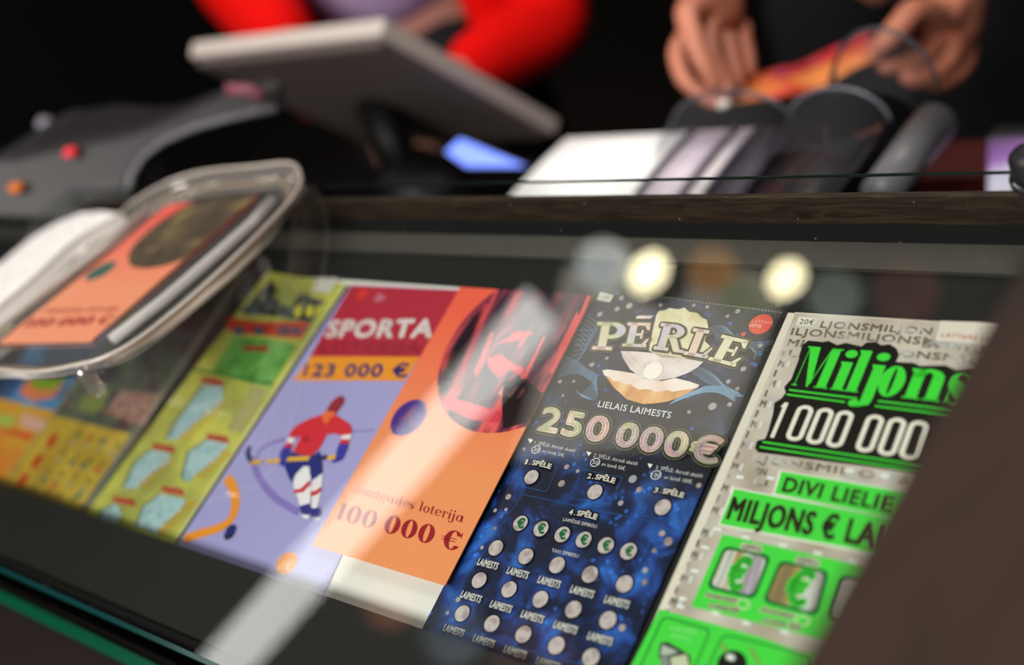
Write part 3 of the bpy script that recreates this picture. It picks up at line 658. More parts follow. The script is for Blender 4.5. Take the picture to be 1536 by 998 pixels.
def outl(q, w=.0006, m=dg):
    P = [Vector(p) for p in rrect([to(*D2(*p)) for p in q], .12)]; tm.add('panel_outline', join_s(*[ribbon_s([P[i], P[(i+1) % len(P)]], w) for i in range(len(P))]), m, 4)
outl([(215,738),(90,1010),(330,1080),(445,805)]); outl([(508,825),(380,1100),(820,1200),(930,930)])
for tx, q in (('LAIMĒJI', ((250,802),(372,828),(258,782))), ('SKAITĻI', ((250,840),(345,862),(258,818)))): tm.txt('lettering', tx, *[D2(*p) for p in q], 'a8f0a0', 5, .03)
tm.poly('bar_picture', [D2(200,870), D2(232,862), D2(300,900), D2(345,930), D2(350,1010), D2(230,1010), D2(190,930)], '3c4238', 5)
tm.poly('bar_picture', [D2(212,878), D2(290,912), D2(240,930), D2(200,925)], 'b8c4b8', 6); tm.poly('bar_picture', [D2(250,940), D2(330,925), D2(345,1000), D2(262,1010)], 'ccd4b0', 6)
tm.poly('bar_picture', [D2(205,925), D2(240,940), D2(250,1010), D2(200,990)], '88948c', 6)
tm.add('ball_picture', ell_s(to(*D2(550, 975)), .0062, .0058), '161a14', 5); tm.add('ball_picture', ell_s(to(*D2(545, 940)), .002, .0012), 'e8f0e8', 6)
for a, b_ in (((500,870),(530,920)), ((640,890),(690,980))): tm.add('stripe_picture', ribbon_s([to(*D2(*a)), to(*D2(*b_))], .0012), '8ca05c', 5)
# sparkle squares of the foil border
sq = ([], [])
for x, y in [(620,350),(800,390),(970,428),(1140,465),(470,722),(620,770),(810,815),(1130,25),(1300,50),(370,515),(420,400),(480,310),(310,650),(300,690),(590,55),(740,60)]:
    c = to(*D2(x, y)); sq = join_s(sq, poly_s([c+Vector(v) for v in ((-.0018,-.0007),(.0018,-.0007),(.0018,.0007),(-.0018,.0007))]))
tm.add('foil_sparkle', sq, ink('f4f8f6', .2), 4)

# --- orange ticket and its picture
def orange_mat(name, a='fb6248', b_='f99a62'):
    m, nt, b = newmat(name); tc_ = nt.nodes.new('ShaderNodeTexCoord'); s_ = nt.nodes.new('ShaderNodeSeparateXYZ'); nt.links.new(tc_.outputs['Object'], s_.inputs[0])
    mr_ = nt.nodes.new('ShaderNodeMapRange'); mr_.inputs[1].default_value = .07; mr_.inputs[2].default_value = -.03; nt.links.new(s_.outputs[1], mr_.inputs[0])
    mx_ = nt.nodes.new('ShaderNodeMix'); mx_.data_type = 'RGBA'; mx_.inputs[6].default_value = lin(a); mx_.inputs[7].default_value = lin(b_); nt.links.new(mr_.outputs[0], mx_.inputs[0])
    nt.links.new(mx_.outputs[2], b.inputs['Base Color']); b.inputs['Roughness'].default_value = .4; return m
M_or = orange_mat('orange_print')
wo = .004
oc = [uv(*p, wo+.0006) for p in [(467,818),(672,880),(887,440),(690,433)]]
ou0 = (oc[0].x+oc[3].x)/2; ou1 = (oc[1].x+oc[2].x)/2; ov0 = (oc[0].y+oc[1].y)/2; ov1 = (oc[2].y+oc[3].y)/2
print('orange', ou0, ou1, ov0, ov1)
M_pic = ramp_mat('city_photo_print', [(.28, '0c060e'), (.42, '2a0d2e'), (.5, '6a1c40'), (.57, 'b03048'), (.66, 'f06060')], 26, (2.6, .55, 1), .4, dist=1.2, detail=5)
def circ3(a, b_, c):
    ax, ay, bx, by, cx_, cy_ = a.x, a.y, b_.x, b_.y, c.x, c.y; d = 2*(ax*(by-cy_)+bx*(cy_-ay)+cx_*(ay-by))
    ux = ((ax*ax+ay*ay)*(by-cy_)+(bx*bx+by*by)*(cy_-ay)+(cx_*cx_+cy_*cy_)*(ay-by))/d; uy = ((ax*ax+ay*ay)*(cx_-bx)+(bx*bx+by*by)*(ax-cx_)+(cx_*cx_+cy_*cy_)*(bx-ax))/d
    return Vector((ux, uy)), (Vector((ux, uy))-a).length
tt = lambda x, y: uv(x, y, wo+.0006)
cc, cr = circ3(tt(657,568), tt(730,650), tt(746,435))
print('circle', cc, cr)
OC = Vector(((ou0+ou1)/2, (ov0+ov1)/2)); OW, OH = ou1-ou0, ov1-ov0
def orange_ticket(label, rot=None, purple='4a2a8c', group=GRP):
    T_ = Ticket('lottery_ticket', label, [Vector((-OW/2, -OH/2)), Vector((OW/2, -OH/2)), Vector((OW/2, OH/2)), Vector((-OW/2, OH/2))], wo, group, M_or, rot=rot or (D(OC.x, OC.y, wo), (TH, 0, 0)), to=lambda x, y: tt(x, y)-OC)
    c = cc-OC; H_, W2 = OH/2, OW/2
    T_.add('city_picture', clip_s(ell_s(c, cr, cr, 72), -W2, W2, -H_, H_), M_pic, 1, label='round dark red night street picture')
    if rot is None:
        # a few shapes of the street picture
        E = crop(640, 430, 4.338)
        T_.poly('street_light_band', [E(*p) for p in [(98,735),(170,728),(300,765),(495,815),(465,890),(300,870),(150,800)]], 'e04456', 2)
        for q in ([(105,545),(175,425),(200,430),(125,560)], [(465,700),(510,630),(545,640),(500,725)], [(525,715),(570,650),(585,660),(550,725)], [(583,725),(615,660),(640,668),(605,742)]): T_.poly('lit_window', [E(*p) for p in q], 'f0927c', 2)
        for q in ([(340,200),(385,110),(395,115),(250,420),(235,415)], [(310,560),(420,300),(440,300),(330,590)], [(610,610),(760,330),(775,335),(640,620)], [(800,560),(1010,150),(1045,60),(1070,62),(860,600)], [(860,400),(980,160),(990,190),(880,420)]): T_.add('light_streak', clip_s(poly_s(T_.P([E(*p) for p in q])), -W2, W2, -H_, H_), 'e24a52', 2)
        T_.add('dark_mass', clip_s(poly_s(T_.P([E(*p) for p in [(500,620),(640,600),(760,700),(700,870),(500,930),(490,760)]])), -W2, W2, -H_, H_), '1c0a14', 2)
        T_.add('dark_mass', poly_s(T_.P([E(*p) for p in [(120,720),(260,420),(380,140),(300,200),(180,380),(95,590)]])), '180a1c', 2)
        for q in ([(400,470),(480,440),(560,500),(640,530),(620,590),(540,540),(470,600),(400,520)], [(590,290),(700,300),(640,340),(560,360),(440,380),(520,340)]): T_.poly('red_glow_shape', [E(*p) for p in q], 'd8404e', 2)
    q = T_.to(613, 627); T_.add('round_seal', ell_s(q, .0118, .0118, 40), purple, 2, label='small round dark seal')
    T_.add('seal_mark', join_s(ribbon_s([q+Vector((-.006, -.003)), q+Vector((-.001, .0)), q+Vector((.004, -.002)), q+Vector((.006, -.004))], .0015), ribbon_s([q+Vector((-.003, .001)), q+Vector((.001, .005))], .002)), '8a2c5c' if purple == '4a2a8c' else '3c5c58', 3)
    G = crop(260, 600, 2.508)
    s_, a_ = serif_word('Simtgades loterija', b=.13); T_.add('lettering', aff_s(s_, *T_.P([G(682,352), G(1092,464), G(694,320)]), wid=a_), 'a8303a', 2)
    s_, a_ = serif_word('100 000 €', b=.24); T_.add('prize_number', aff_s(s_, *T_.P([G(604,448), G(1080,574), G(628,386)]), wid=a_), 'a01c2c', 2, label='dark red number 100 000 €')
    return T_
orange_ticket('orange ticket with round red city picture, lying between the hockey and pearl tickets')

# --- hockey ticket
hc = [uv(*p, .0008) for p in [(265,820),(690,433)]]
lil = mat('lilac_print', 'a9a4dc', .4)
ths = Ticket('lottery_ticket', 'lilac ticket with a red hockey player and the title SPORTA', [uv(265,820)+Vector((-.001, -.02)), uv(470,900)+Vector((.008, -.02)), uv(692,436)+Vector((.003, 0)), uv(527,428)], .0002, GRP, lil)
Hc = crop(380, 400, 3.3275); I = crop(350, 580, 4.538)
ths.poly('crimson_header', [(527,428), (697,436.5), (628,538), (465,535)], 'b82a40', 1)
ths.add('round_badge', ell_s(ths.to(*Hc(545,140)), .0042, .0042), 'ea3a34', 2); ths.poly('logo_mark', [Hc(600,170), Hc(630,130), Hc(665,160), Hc(620,178)], 'c87088', 2)
ths.txt('title_lettering', 'SPORTA', Hc(362,352), Hc(885,352), Hc(392,268), 'f6ecec', 3, .06)
ths.txt('subtitle_lettering', 'LOTERIJA', Hc(330,430), Hc(830,432), Hc(352,378), '94283c', 3, .02)
ths.poly('amber_band', [Hc(288,450), Hc(832,452), Hc(752,572), Hc(200,570)], 'f49a2a', 2)
ths.txt('prize_number', '123 000 €', Hc(250,548), Hc(765,552), Hc(268,486), '43307c', 3, .045)
# rink
arc = ribbon_s(smooth_pts(ths.P([I(*p) for p in [(160,470),(200,420),(280,380),(360,360),(440,350)]])), .0022); ths.add('rink_line', arc, '8878c0', 1)
ths.add('rink_line', ribbon_s(smooth_pts(ths.P([I(*p) for p in [(150,480),(150,560),(200,660),(290,760),(380,820),(450,860)]])), .0042), '8a7ac4', 1)
ths.add('rink_line', ribbon_s(ths.P([I(810,305), I(960,300)]), .0011), '8f80c6', 1)
Jc = crop(200, 520, 3.564)
ths.add('orange_arc', ribbon_s(smooth_pts(ths.P([Jc(*p) for p in [(500,700),(535,760),(548,840),(525,920),(460,970),(380,995),(280,1010)]])), [.004]*7+[.0055]*30), 'f0982c', 2) if False else ths.add('orange_arc', ribbon_s(smooth_pts(ths.P([Jc(*p) for p in [(500,700),(535,760),(548,840),(525,920),(460,970),(380,995),(270,1030)]])), .0062), 'f0982c', 2)
ths.add('puck_side', ell_s(ths.to(345, 801), .0042, .0040), '22223c', 3); ths.add('puck', ell_s(ths.to(347, 796), .0042, .0036), '2a2c74', 4)
ths.add('teardrop_mark', ell_s(ths.to(430, 846), .0075, .0066, 30), 'f0942c', 2); ths.txt('lettering', '2€', (418,853), (436,857), (424,839), 'f8c890', 3, .0)
def hp(name, pts, col, lay=3, sm=False):
    P = ths.P([I(*p) for p in pts]); 
    if sm: P = smooth_pts(P+[P[0]], 4)[:-1]
    return ths.add(name, poly_s(P), col, lay)
hp('player_head', [(635,165),(665,115),(705,78),(735,66),(758,80),(755,115),(725,155),(705,182),(660,185)], '98303a', 4, True)
hp('player_neck', [(618,180),(660,172),(690,180),(700,200),(660,225),(640,262),(612,225)], 'f0703c', 6, True)
hp('player_shirt', [(375,345),(395,305),(440,262),(520,222),(610,192),(690,188),(745,225),(800,262),(812,300),(800,335),(745,340),(690,322),(640,330),(612,385),(585,430),(530,478),(470,468),(408,450),(425,415),(460,345),(430,348)], 'd8303c', 4)
hp('shirt_mark', [(478,345),(520,340),(510,375),(480,380)], 'b02434', 5, True)
hp('sleeve_stripe', [(375,350),(425,352),(412,392),(362,385)], 'efe4ea', 5); hp('sleeve_stripe', [(745,335),(808,328),(798,365),(735,362)], 'efe4ea', 5)
hp('sleeve_cuff', [(362,385),(412,392),(400,425),(345,418)], 'cc2c3c', 5); hp('sleeve_cuff', [(735,362),(798,365),(785,398),(725,395)], 'cc2c3c', 5)
hp('glove', [(340,418),(395,425),(378,480),(372,530),(330,545),(312,500),(325,450)], '3a38a0', 6, True); hp('glove', [(725,395),(785,400),(760,470),(745,500),(685,522),(672,498),(700,470),(710,430)], '3c3aa4', 6, True)
hp('player_shorts', [(400,450),(470,472),(530,480),(590,445),(605,500),(612,585),(540,640),(525,600),(520,545),(480,545),(430,600),(402,660),(375,610),(345,530),(370,490)], '28307c', 5)
hp('player_leg', [(430,600),(480,548),(520,548),(530,620),(528,720),(525,815),(455,815),(440,755),(415,700),(412,640)], 'f2eef0', 4); hp('player_leg', [(545,640),(610,595),(605,680),(590,770),(570,835),(535,830),(540,760),(530,700)], 'efeaee', 4)
hp('sock_stripe', [(415,705),(460,700),(525,640),(528,672),(480,722),(420,732)], 'cc2c3c', 5); hp('sock_stripe', [(530,720),(565,712),(603,685),(600,715),(570,742),(530,750)], 'cc2c3c', 5)
hp('skate_boot', [(452,820),(520,800),(540,850),(520,875),(470,868)], '343484', 6); hp('skate_boot', [(535,835),(590,830),(605,865),(580,898),(530,885)], '343484', 6)
hp('skate_blade', [(470,878),(522,880),(515,905),(480,900)], 'f4f4f6', 5); hp('skate_blade', [(555,900),(598,896),(592,914),(565,914)], 'f4f4f6', 5)
for a, b_, c_ in (((120,520),(200,517),'e0ac3c'), ((232,515),(325,508),'e0ac3c'), ((372,500),(522,494),'e8b43c'), ((600,490),(645,487),'2a2c50'), ((645,488),(700,487),'e8b43c')): ths.add('hockey_stick', ribbon_s(ths.P([I(*a), I(*b_)]), .0030), c_, 7)
ths.add('stick_blade', ribbon_s(smooth_pts(ths.P([I(*p) for p in [(128,520),(108,480),(102,445),(112,410)]])), .0028), '2c3468', 7)

# --- puzzle ticket (third from left)
tz = Ticket('lottery_ticket', 'yellow green ticket with pale blue game fields beside the hockey ticket', [uv(130,765)+Vector((0,-.02)), uv(262,820)+Vector((-.0015,-.02)), uv(524,428)+Vector((-.0015,0)), uv(400,412)+Vector((0, .002))], .0002, GRP, ramp_mat('lime_print', [(.35, '9ea050'), (.5, 'bcbc58'), (.65, 'd6d060')], 25))
ca, cb_, cd = tz.c[0], tz.c[1], tz.c[2]
K = crop(340, 400, 6.24); J = crop(200, 520, 3.564)
def zp(n, f, pts, col, lay=2, **k): return tz.add(n, clip_s(poly_s(tz.P([f(*p) for p in pts])), tz.c[0].x+.002, tz.c[1].x-.001), col, lay, **k)
zp('dark_scene', K, [(120,430),(300,250),(420,120),(500,250),(600,400),(700,220),(800,300),(1000,325),(880,500),(820,540),(480,470),(200,450)], ramp_mat('crowd_print', [(.35, '20221c'), (.5, '3c4434'), (.58, '4c5a7c'), (.68, 'b8b43c')], 150), 2)
zp('figure_shape', K, [(470,230),(560,180),(640,230),(620,340),(540,380),(480,320)], 'a4ac54', 3); zp('white_tag', K, [(860,105),(1230,118),(1140,270),(790,235)], 'd8d4cc', 3)
for x in (650, 760, 850): zp('figure_shape', K, [(x,380),(x+40,360),(x+60,440),(x+20,480),(x-20,450)], 'd8d040', 4)
zp('red_title_band', K, [(20,480),(300,520),(700,520),(930,570),(860,690),(640,670),(250,640),(0,600)], 'c83c28', 2)
for x in (80, 270, 500, 610, 740): zp('title_letter', K, [(x-20,570),(x+70,565),(x+100,640),(x,640)], '46536c', 3)
zp('green_board', K, [(60,660),(400,680),(740,760),(590,1180),(-150,1000)], ramp_mat('chalk_green', [(.35, '4c8c38'), (.55, '6cb050'), (.7, '84b868')], 60), 2); zp('red_plate', K, [(160,740),(390,745),(400,800),(170,795)], 'a8442c', 3)
zp('board_edge', J, [(330,120),(470,145),(760,195),(780,215),(760,215),(500,160),(330,135)], '2c7430', 3)
zp('text_panel', J, [(630,215),(770,240),(620,480),(500,440),(560,330),(600,300)], 'a8a468', 2)
pz = ramp_mat('puzzle_blue', [(.35, '8cb4bc'), (.55, 'b4d0d4'), (.7, '9cc0cc')], 160)
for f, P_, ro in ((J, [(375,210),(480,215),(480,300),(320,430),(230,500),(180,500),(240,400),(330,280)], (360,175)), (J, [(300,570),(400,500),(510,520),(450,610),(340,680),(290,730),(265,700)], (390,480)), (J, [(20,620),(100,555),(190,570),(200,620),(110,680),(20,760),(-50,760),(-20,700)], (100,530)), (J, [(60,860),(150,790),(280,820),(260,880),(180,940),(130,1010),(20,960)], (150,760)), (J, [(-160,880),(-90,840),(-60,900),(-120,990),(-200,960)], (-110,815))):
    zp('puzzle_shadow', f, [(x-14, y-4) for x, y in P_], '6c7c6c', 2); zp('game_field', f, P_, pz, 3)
    x, y = ro; zp('red_plate', f, [(x,y-14),(x+115,y+4),(x+125,y+42),(x+8,y+20)], 'b8503c', 4)
dt = ([], [])
for x0, y0, n in ((265,480,7), (350,690,5), (45,735,5), (140,985,6)):
    for i in range(n):
        for j in range(2): dt = join_s(dt, ell_s(tz.to(*J(x0+i*32+j*30, y0-i*30+j*8)), .0017, .0016, 10))
tz.add('coin_dots', dt, 'd8a030', 4)
tz.add('edge_line', ribbon_s([tz.c[0]+Vector((.001, 0)), Vector((tz.c[0].x+.001, tz.c[3].y))], .0014), 'c8ccc0', 4); tz.add('edge_line', ribbon_s([tz.c[1]+Vector((-.001, 0)), tz.c[2]+Vector((-.001, 0))], .0012), 'ecebc0', 4)

# --- yellow ticket (second from left)
ty = Ticket('lottery_ticket', 'yellow ticket with red ovals and rows of small marks, second from left', [uv(10,719)+Vector((.001,-.02)), uv(129,762)+Vector((-.001,-.02)), Vector((uv(129,762).x-.001, uv(400,412).y)), Vector((uv(10,719).x+.001, uv(400,412).y))], .0002, GRP, ramp_mat('amber_print', [(.35, 'b08c2c'), (.55, 'c8a838'), (.7, 'd4b84c')], 30))
L = crop(0, 540, 4.157); lx0, lx1 = ty.c[0].x, ty.c[1].x
vs = (uv(*L(380,360)).y+uv(*L(830,470)).y)/2; vt = ty.c[2].y
ty.add('dark_header', poly_s([Vector((lx0, vs)), Vector((lx1, vs)), Vector((lx1, vt)), Vector((lx0, vt))]), ramp_mat('header_print', [(.3, '3c4434'), (.48, '5c6450'), (.58, '503c44'), (.7, '343848')], 40), 1)
ty.poly('red_grid', [L(760,190), L(1010,215), L(900,420), L(650,330)], ramp_mat('red_tiles', [(.4, '8a3c34'), (.55, 'b89484')], 220), 2)
ty.poly('green_shape', [L(480,300), L(560,170), L(700,180), L(640,310), L(560,340)], '7c8840', 2)
ov = [(325,505),(230,635),(140,750)]
for x, y in ov: ty.add('red_oval', ell_s(ty.to(*L(x, y)), .0052, .0062), 'c03a20', 2)
mk = ([], []); mk2 = ([], [])
for r_ in range(4):
    for c_ in range(4):
        q = ty.to(*L(490-r_*92+c_*82, 470+r_*110+c_*22)); q2 = q+Vector((0, -.006))
        mk = join_s(mk, ell_s(q, .0020, .0022, 8)); mk2 = join_s(mk2, poly_s([q2+Vector(v) for v in ((-.0028,-.002),(.0028,-.002),(.0028,.0015),(-.0028,.0015))]))
ty.add('number_marks', mk, '6c6c3c', 2); ty.add('number_marks', mk2, 'a0a078', 2)
for i, (x, y, c_) in enumerate([(565,490,'b84c30'), (610,685,'c84c28'), (340,785,'c84c28'), (485,465,'5c7c40'), (635,510,'5c6c60'), (450,640,'4c6c50'), (525,655,'4c7040'), (270,755,'4c7048'), (495,845,'40706c')]): ty.add('symbol_mark', ell_s(ty.to(*L(x, y)), .0026, .0026, 12), c_, 3)
ty.add('edge_line', ribbon_s([ty.c[1]+Vector((-.001, 0)), Vector((lx1-.001, vt))], .0022), '8c8c84', 3); ty.add('edge_line', ribbon_s([ty.c[0]+Vector((.001, 0)), Vector((lx0+.001, vt))], .0018), 'b8a878', 3)

# --- blue and orange ticket (leftmost)
bx1 = lx0-.001; bx0 = bx1-.1; bv0 = ty.c[0].y
tb = Ticket('lottery_ticket', 'blue and orange ticket, leftmost under the glass', [Vector((bx0, bv0)), Vector((bx1, bv0)), Vector((bx1, vt)), Vector((bx0, vt))], .0002, GRP, ramp_mat('tropic_print', [(.35, 'd8782c'), (.5, 'd8982c'), (.65, 'c4a840')], 22))
bvs = uv(*L(300,380)).y
tb.add('blue_header', poly_s([Vector((bx0, bvs+.008)), Vector((bx1, bvs+.008)), Vector((bx1, vt)), Vector((bx0, vt))]), ramp_mat('sea_print', [(.35, '24304c'), (.5, '3c5c8c'), (.62, '4c98d0')], 20), 1)
tb.poly('fruit_shape', [L(115,210), L(170,130), L(300,100), L(400,150), L(330,240), L(200,262)], 'd87c50', 2); tb.poly('leaf_shape', [L(180,120), L(300,95), L(430,120), L(330,190), L(220,185)], '7c9c28', 3)
tb.poly('pink_tag', [L(150,330), L(300,390), L(260,455), L(120,410)], 'd8a898', 2); tb.poly('red_tag', [L(40,425), L(210,470), L(195,505), L(20,455)], 'd85030', 2); tb.poly('leaf_shape', [L(-20,330), L(110,360), L(60,430), L(-20,400)], 'a8b858', 2)
# white strip behind the header of the hockey ticket
Ticket('paper_strip', 'thin white paper edge behind the top of the hockey ticket', [uv(440,424), uv(690,437), uv(694,431), uv(444,415)], -.001, cat='card', th=.0006)

# ------------------------------------------------------------------ coin tray with an orange ticket insert and receipts
GN = RD @ Vector((0, 0, 1)); GP = D(0, 0, .026)
G0 = D(*uv(445, 300, .026), .026); TZ = G0.z+.006
pBL, pBR, pTR, pTL = HZ(-18, 522, TZ), HZ(144, 516, TZ), HZ(385, 292, TZ), HZ(262, 303, TZ)
print('tray card', (pBR-pBL).length, (pTR-pTL).length, (pTL-pBL).length, (pTR-pBR).length, 'OW,OH', OW, OH, 'TZ', TZ)
tcn_ = (pBL+pBR+pTR+pTL)/4; dy = ((pTL-pBL)+(pTR-pBR)).normalized(); yaw = math.atan2(dy.y, dy.x)-PI/2
tray = thing('coin_tray', 'clear acrylic coin tray standing on the glass at left', 'tray', (tcn_.x, tcn_.y, TZ-.004), (0, 0, yaw))
TI = inv(tray)
# outline of the tray from its rim in the picture
rim_px = [(0,562),(60,566),(118,556),(160,545),(215,515),(290,455),(355,395),(410,340),(445,300),(455,275),(440,252),(385,256),(320,262),(275,272),(235,290),(200,312),(178,332),(120,365),(60,420),(0,470),(-60,520),(-70,552),(-40,562)]
rim = [TI @ HZ(x, y, TZ+.004) for x, y in rim_px]
rs = smooth_pts([Vector((p.x, p.y)) for p in rim]+[Vector((rim[0].x, rim[0].y))], 4)[:-1]
rc_ = sum(rs, Vector((0, 0)))/len(rs)
def rr(k, z): return [Vector((rc_.x+(p.x-rc_.x)*k, rc_.y+(p.y-rc_.y)*k, z)) for p in rs]
loft('tray_bottom', [rr(.86, .001), rr(.86, .0026)], M_acr, tray, True, False)
loft('tray_wall', [rr(.84, .0015), rr(.87, .003), rr(.93, .0095), rr(.97, .0115), rr(1.0, .0115), rr(1.01, .0095), rr(.96, .002), rr(.88, -.001)], M_acr2, tray, False)
tube('rim_bead', rr(1.0, .0118), .0013, mat('bead_clear', 'cfc6bc', .12, spec=.9), tray, 8, True)
tube('inner_bead', rr(.9, .0045), .0010, mat('bead_warm', 'b8a074', .15, spec=.9), tray, 8, True)
# clear wedge foot filling the slope between tray and glass
def drop(p):        # world point straight below on the glass
    w_p = tray.matrix_world if False else None
    wp = Matrix.Translation(tray.location) @ tray.rotation_euler.to_matrix().to_4x4() @ p
    z = GP.z + -(GN.x*(wp.x-GP.x)+GN.y*(wp.y-GP.y))/GN.z
    return TI @ Vector((wp.x, wp.y, z+.0004))
base = rr(.62, 0); low = [drop(p) for p in rr(.66, 0)]
low = [Vector((p.x, p.y, min(p.z, -.0015))) for p in low]
loft('wedge_foot', [low, rr(.62, .0008)], glassy('wedge_clear', (.96, .95, .93), .8, .0, .05, .02), tray, False)
q = TI @ HZ(128, 560, TZ+.002)
lathe('corner_foot', [(.0001, .010), (.004, .009), (.0062, .004), (.005, -.002), (.0065, -.007), (.004, -.012), (.0001, -.013)][::-1], M_acr2, tray, 16, loc=(q.x, q.y, .002))
q = TI @ HZ(436, 262, TZ+.006)
lathe('corner_foot', [(.0001, .010), (.004, .009), (.0062, .004), (.005, -.002), (.006, -.006), (.0001, -.008)][::-1], M_acr2, tray, 16, loc=(q.x, q.y, .002))
# ridges each side of the insert
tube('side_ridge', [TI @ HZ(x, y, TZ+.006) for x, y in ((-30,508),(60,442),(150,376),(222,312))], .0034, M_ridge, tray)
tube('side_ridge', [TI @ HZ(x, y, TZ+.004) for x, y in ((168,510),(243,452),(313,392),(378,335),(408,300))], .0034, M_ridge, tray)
ot = orange_ticket('orange ticket insert with a dull brown coin picture, lying in the clear coin tray', (Vector((tcn_.x, tcn_.y, TZ)), (0, 0, yaw)), '3c6a60', 'orange tickets')
for ch in list(ot.root.children):
    if ch.name.startswith('city_picture'):
        ch.data = ch.data.copy(); ch.data.materials.clear(); ch.data.materials.append(ramp_mat('coin_photo_print', [(.3, '3a322a'), (.5, '5c5040'), (.62, '8c7c50'), (.75, '6a4c34')], 30, dist=.8)); ch['label'] = 'round brown coin picture'
    if ch.name.startswith('paper'): ch.data = ch.data.copy(); ch.data.materials.clear(); ch.data.materials.append(orange_mat('pink_orange_print', 'f8685c', 'f29c78'))
tube('lower_lip_glint', [TI @ HZ(x, y, TZ-.008) for x, y in ((150,556),(185,532),(240,498),(300,452),(350,410),(400,362),(436,318))], [.0012,.0018,.0022,.0022,.0020,.0016,.0010], mat('lip_glint', 'ece4d2', .12, spec=.9), tray)  # pale tube drawing the glint along the rim's lower lip
# receipts
rg = uv(90, 400, .027); rcp = thing('receipt', 'curled white till receipt on the glass beside the left edge of the coin tray', 'receipt', D(rg.x, rg.y, .0264), (TH, 0, 0))
pp = [(-80,540),(0,485),(60,440),(120,394),(170,352),(192,330),(180,320),(150,317),(120,321),(85,334),(45,358),(5,392),(-80,450)]
def RL(x, y, w): p = uv(x, y, .026+w); return Vector((p.x-rg.x, p.y-rg.y, w-.0004))
top = [RL(x, y, .0012+.002*((i*7) % 3)/3) for i, (x, y) in enumerate(pp)]
mr2 = ramp_mat('receipt_paper', [(.3, 'd4d0ce'), (.42, 'f2efee'), (.6, 'faf8f6')], 90, (1, 4, 1), .7, detail=3)
n = len(top); mesh('paper', [p+Vector((0,0,-.0006)) for p in top]+list(top), [tuple(range(n))]+[tuple(range(n, 2*n))[::-1]]+[(i, (i+1) % n, n+(i+1) % n, n+i) for i in range(n)], mr2, rcp)
ln = ([], [])
for i in range(10):
    for j in range(12):
        if random.random() < .7:
            a = RL(-20+i*15+j*5, 440-i*9-j*9+6, .004)
            ln = join_s(ln, poly_s([Vector((a.x, a.y))+Vector(v) for v in ((-.0022,-.0003),(.0022,-.0003),(.0022,.0003),(-.0022,.0003))]))
mesh('printed_lines', [(p.x, p.y, .0036) for p in ln[0]], ln[1], ink('a8a4a8'), rcp)['kind'] = 'stuff'

# ------------------------------------------------------------------ cashier's side
ZK = .80
ck = thing('cashier_counter', 'dark work surface behind the display case', 'counter', (-.4, 1.1, ZK))
M_dark = mat('black_worktop', '060607', .9, spec=.1)
box('worktop', (-1.8, -.48, -.03), (1.6, -.1, 0), M_dark, ck); box('cabinet', (-1.75, -.45, -ZK), (1.55, -.13, -.03), M_dark, ck)

# monitor leaning back, seen from behind
mA, mB, mC = W(285, 80, 1.30), W(572, 47, 1.10), W(835, 196, 1.311)
mD = mA+(mC-mB); nm = (mB-mA).cross(mC-mB).normalized(); nm = nm if nm.z > 0 else -nm
def dn(p): return p-nm*.0
mo = thing('monitor', 'silver grey till monitor leaning back, seen from behind', 'monitor', (mC+mD)/2-Vector((0,0,.12)))
M_sil = mat('monitor_grey', 'dccfc8', .4); M_silb = mat('monitor_back', '6a5f5c', .5)
hexa('bezel', [mA-nm*.004, mB-nm*.004, mC-nm*.004, mD-nm*.004, mA+nm*.014, mB+nm*.014, mC+nm*.014, mD+nm*.014], M_sil, mo, .002)
ins = .008; cc4 = (mA+mB+mC+mD)/4
def sh_(p, k, d): return cc4+(p-cc4)*k+nm*d
hexa('back_shell', [sh_(p, .95, -.013) for p in (mA, mB, mC, mD)]+[sh_(p, .97, -.003) for p in (mA, mB, mC, mD)], M_silb, mo, .003)
hexa('screen', [sh_(p, .92, .0135) for p in (mA, mB, mC, mD)]+[sh_(p, .92, .0148) for p in (mA, mB, mC, mD)], mat('screen_glow', '8ea2ff', emit=1.2), mo)
# stand: black rounded block
sb = W(600, 235, 1.28)
ss = []
for k, (h, rx, ry) in enumerate([(0, .085, .07), (.02, .088, .072), (.06, .08, .065), (.1, .06, .05), (.125, .03, .03), (.13, .002, .002)]):
    ss.append([Vector((rx*math.cos(a)*(1 if abs(math.cos(a)) < .7 else 1), ry*math.sin(a), h)) for a in [2*PI*i/28 for i in range(28)]])
iv = inv(mo); base_ = iv @ Vector((sb.x, sb.y, ZK))
loft('stand', [[v+base_ for v in r] for r in ss], mat('stand_black', '060607', .5), mo)
tube('stand_neck', [iv @ Vector((sb.x, sb.y, ZK+.11)), iv @ (cc4-nm*.01)], .022, mat('neck_black', '0a0a0b', .5), mo)

# blue lit customer display beneath the monitor
bd = thing('customer_display', 'small glowing blue display under the right end of the monitor', 'display', W(735, 232, 1.22))
P_ = [W(690, 208, 1.22), W(790, 250, 1.20), W(700, 250, 1.20), W(668, 228, 1.21)]
iv = inv(bd); hexa('display_housing', [p+Vector((0,.012,-.006)) for p in P_]+[p+Vector((0,.002,-.001)) for p in P_], M_black, bd)
mesh('display_face', [iv @ p for p in P_], [(0,1,2,3)], mat('blue_glow', '6c86f0', emit=1.6), bd)

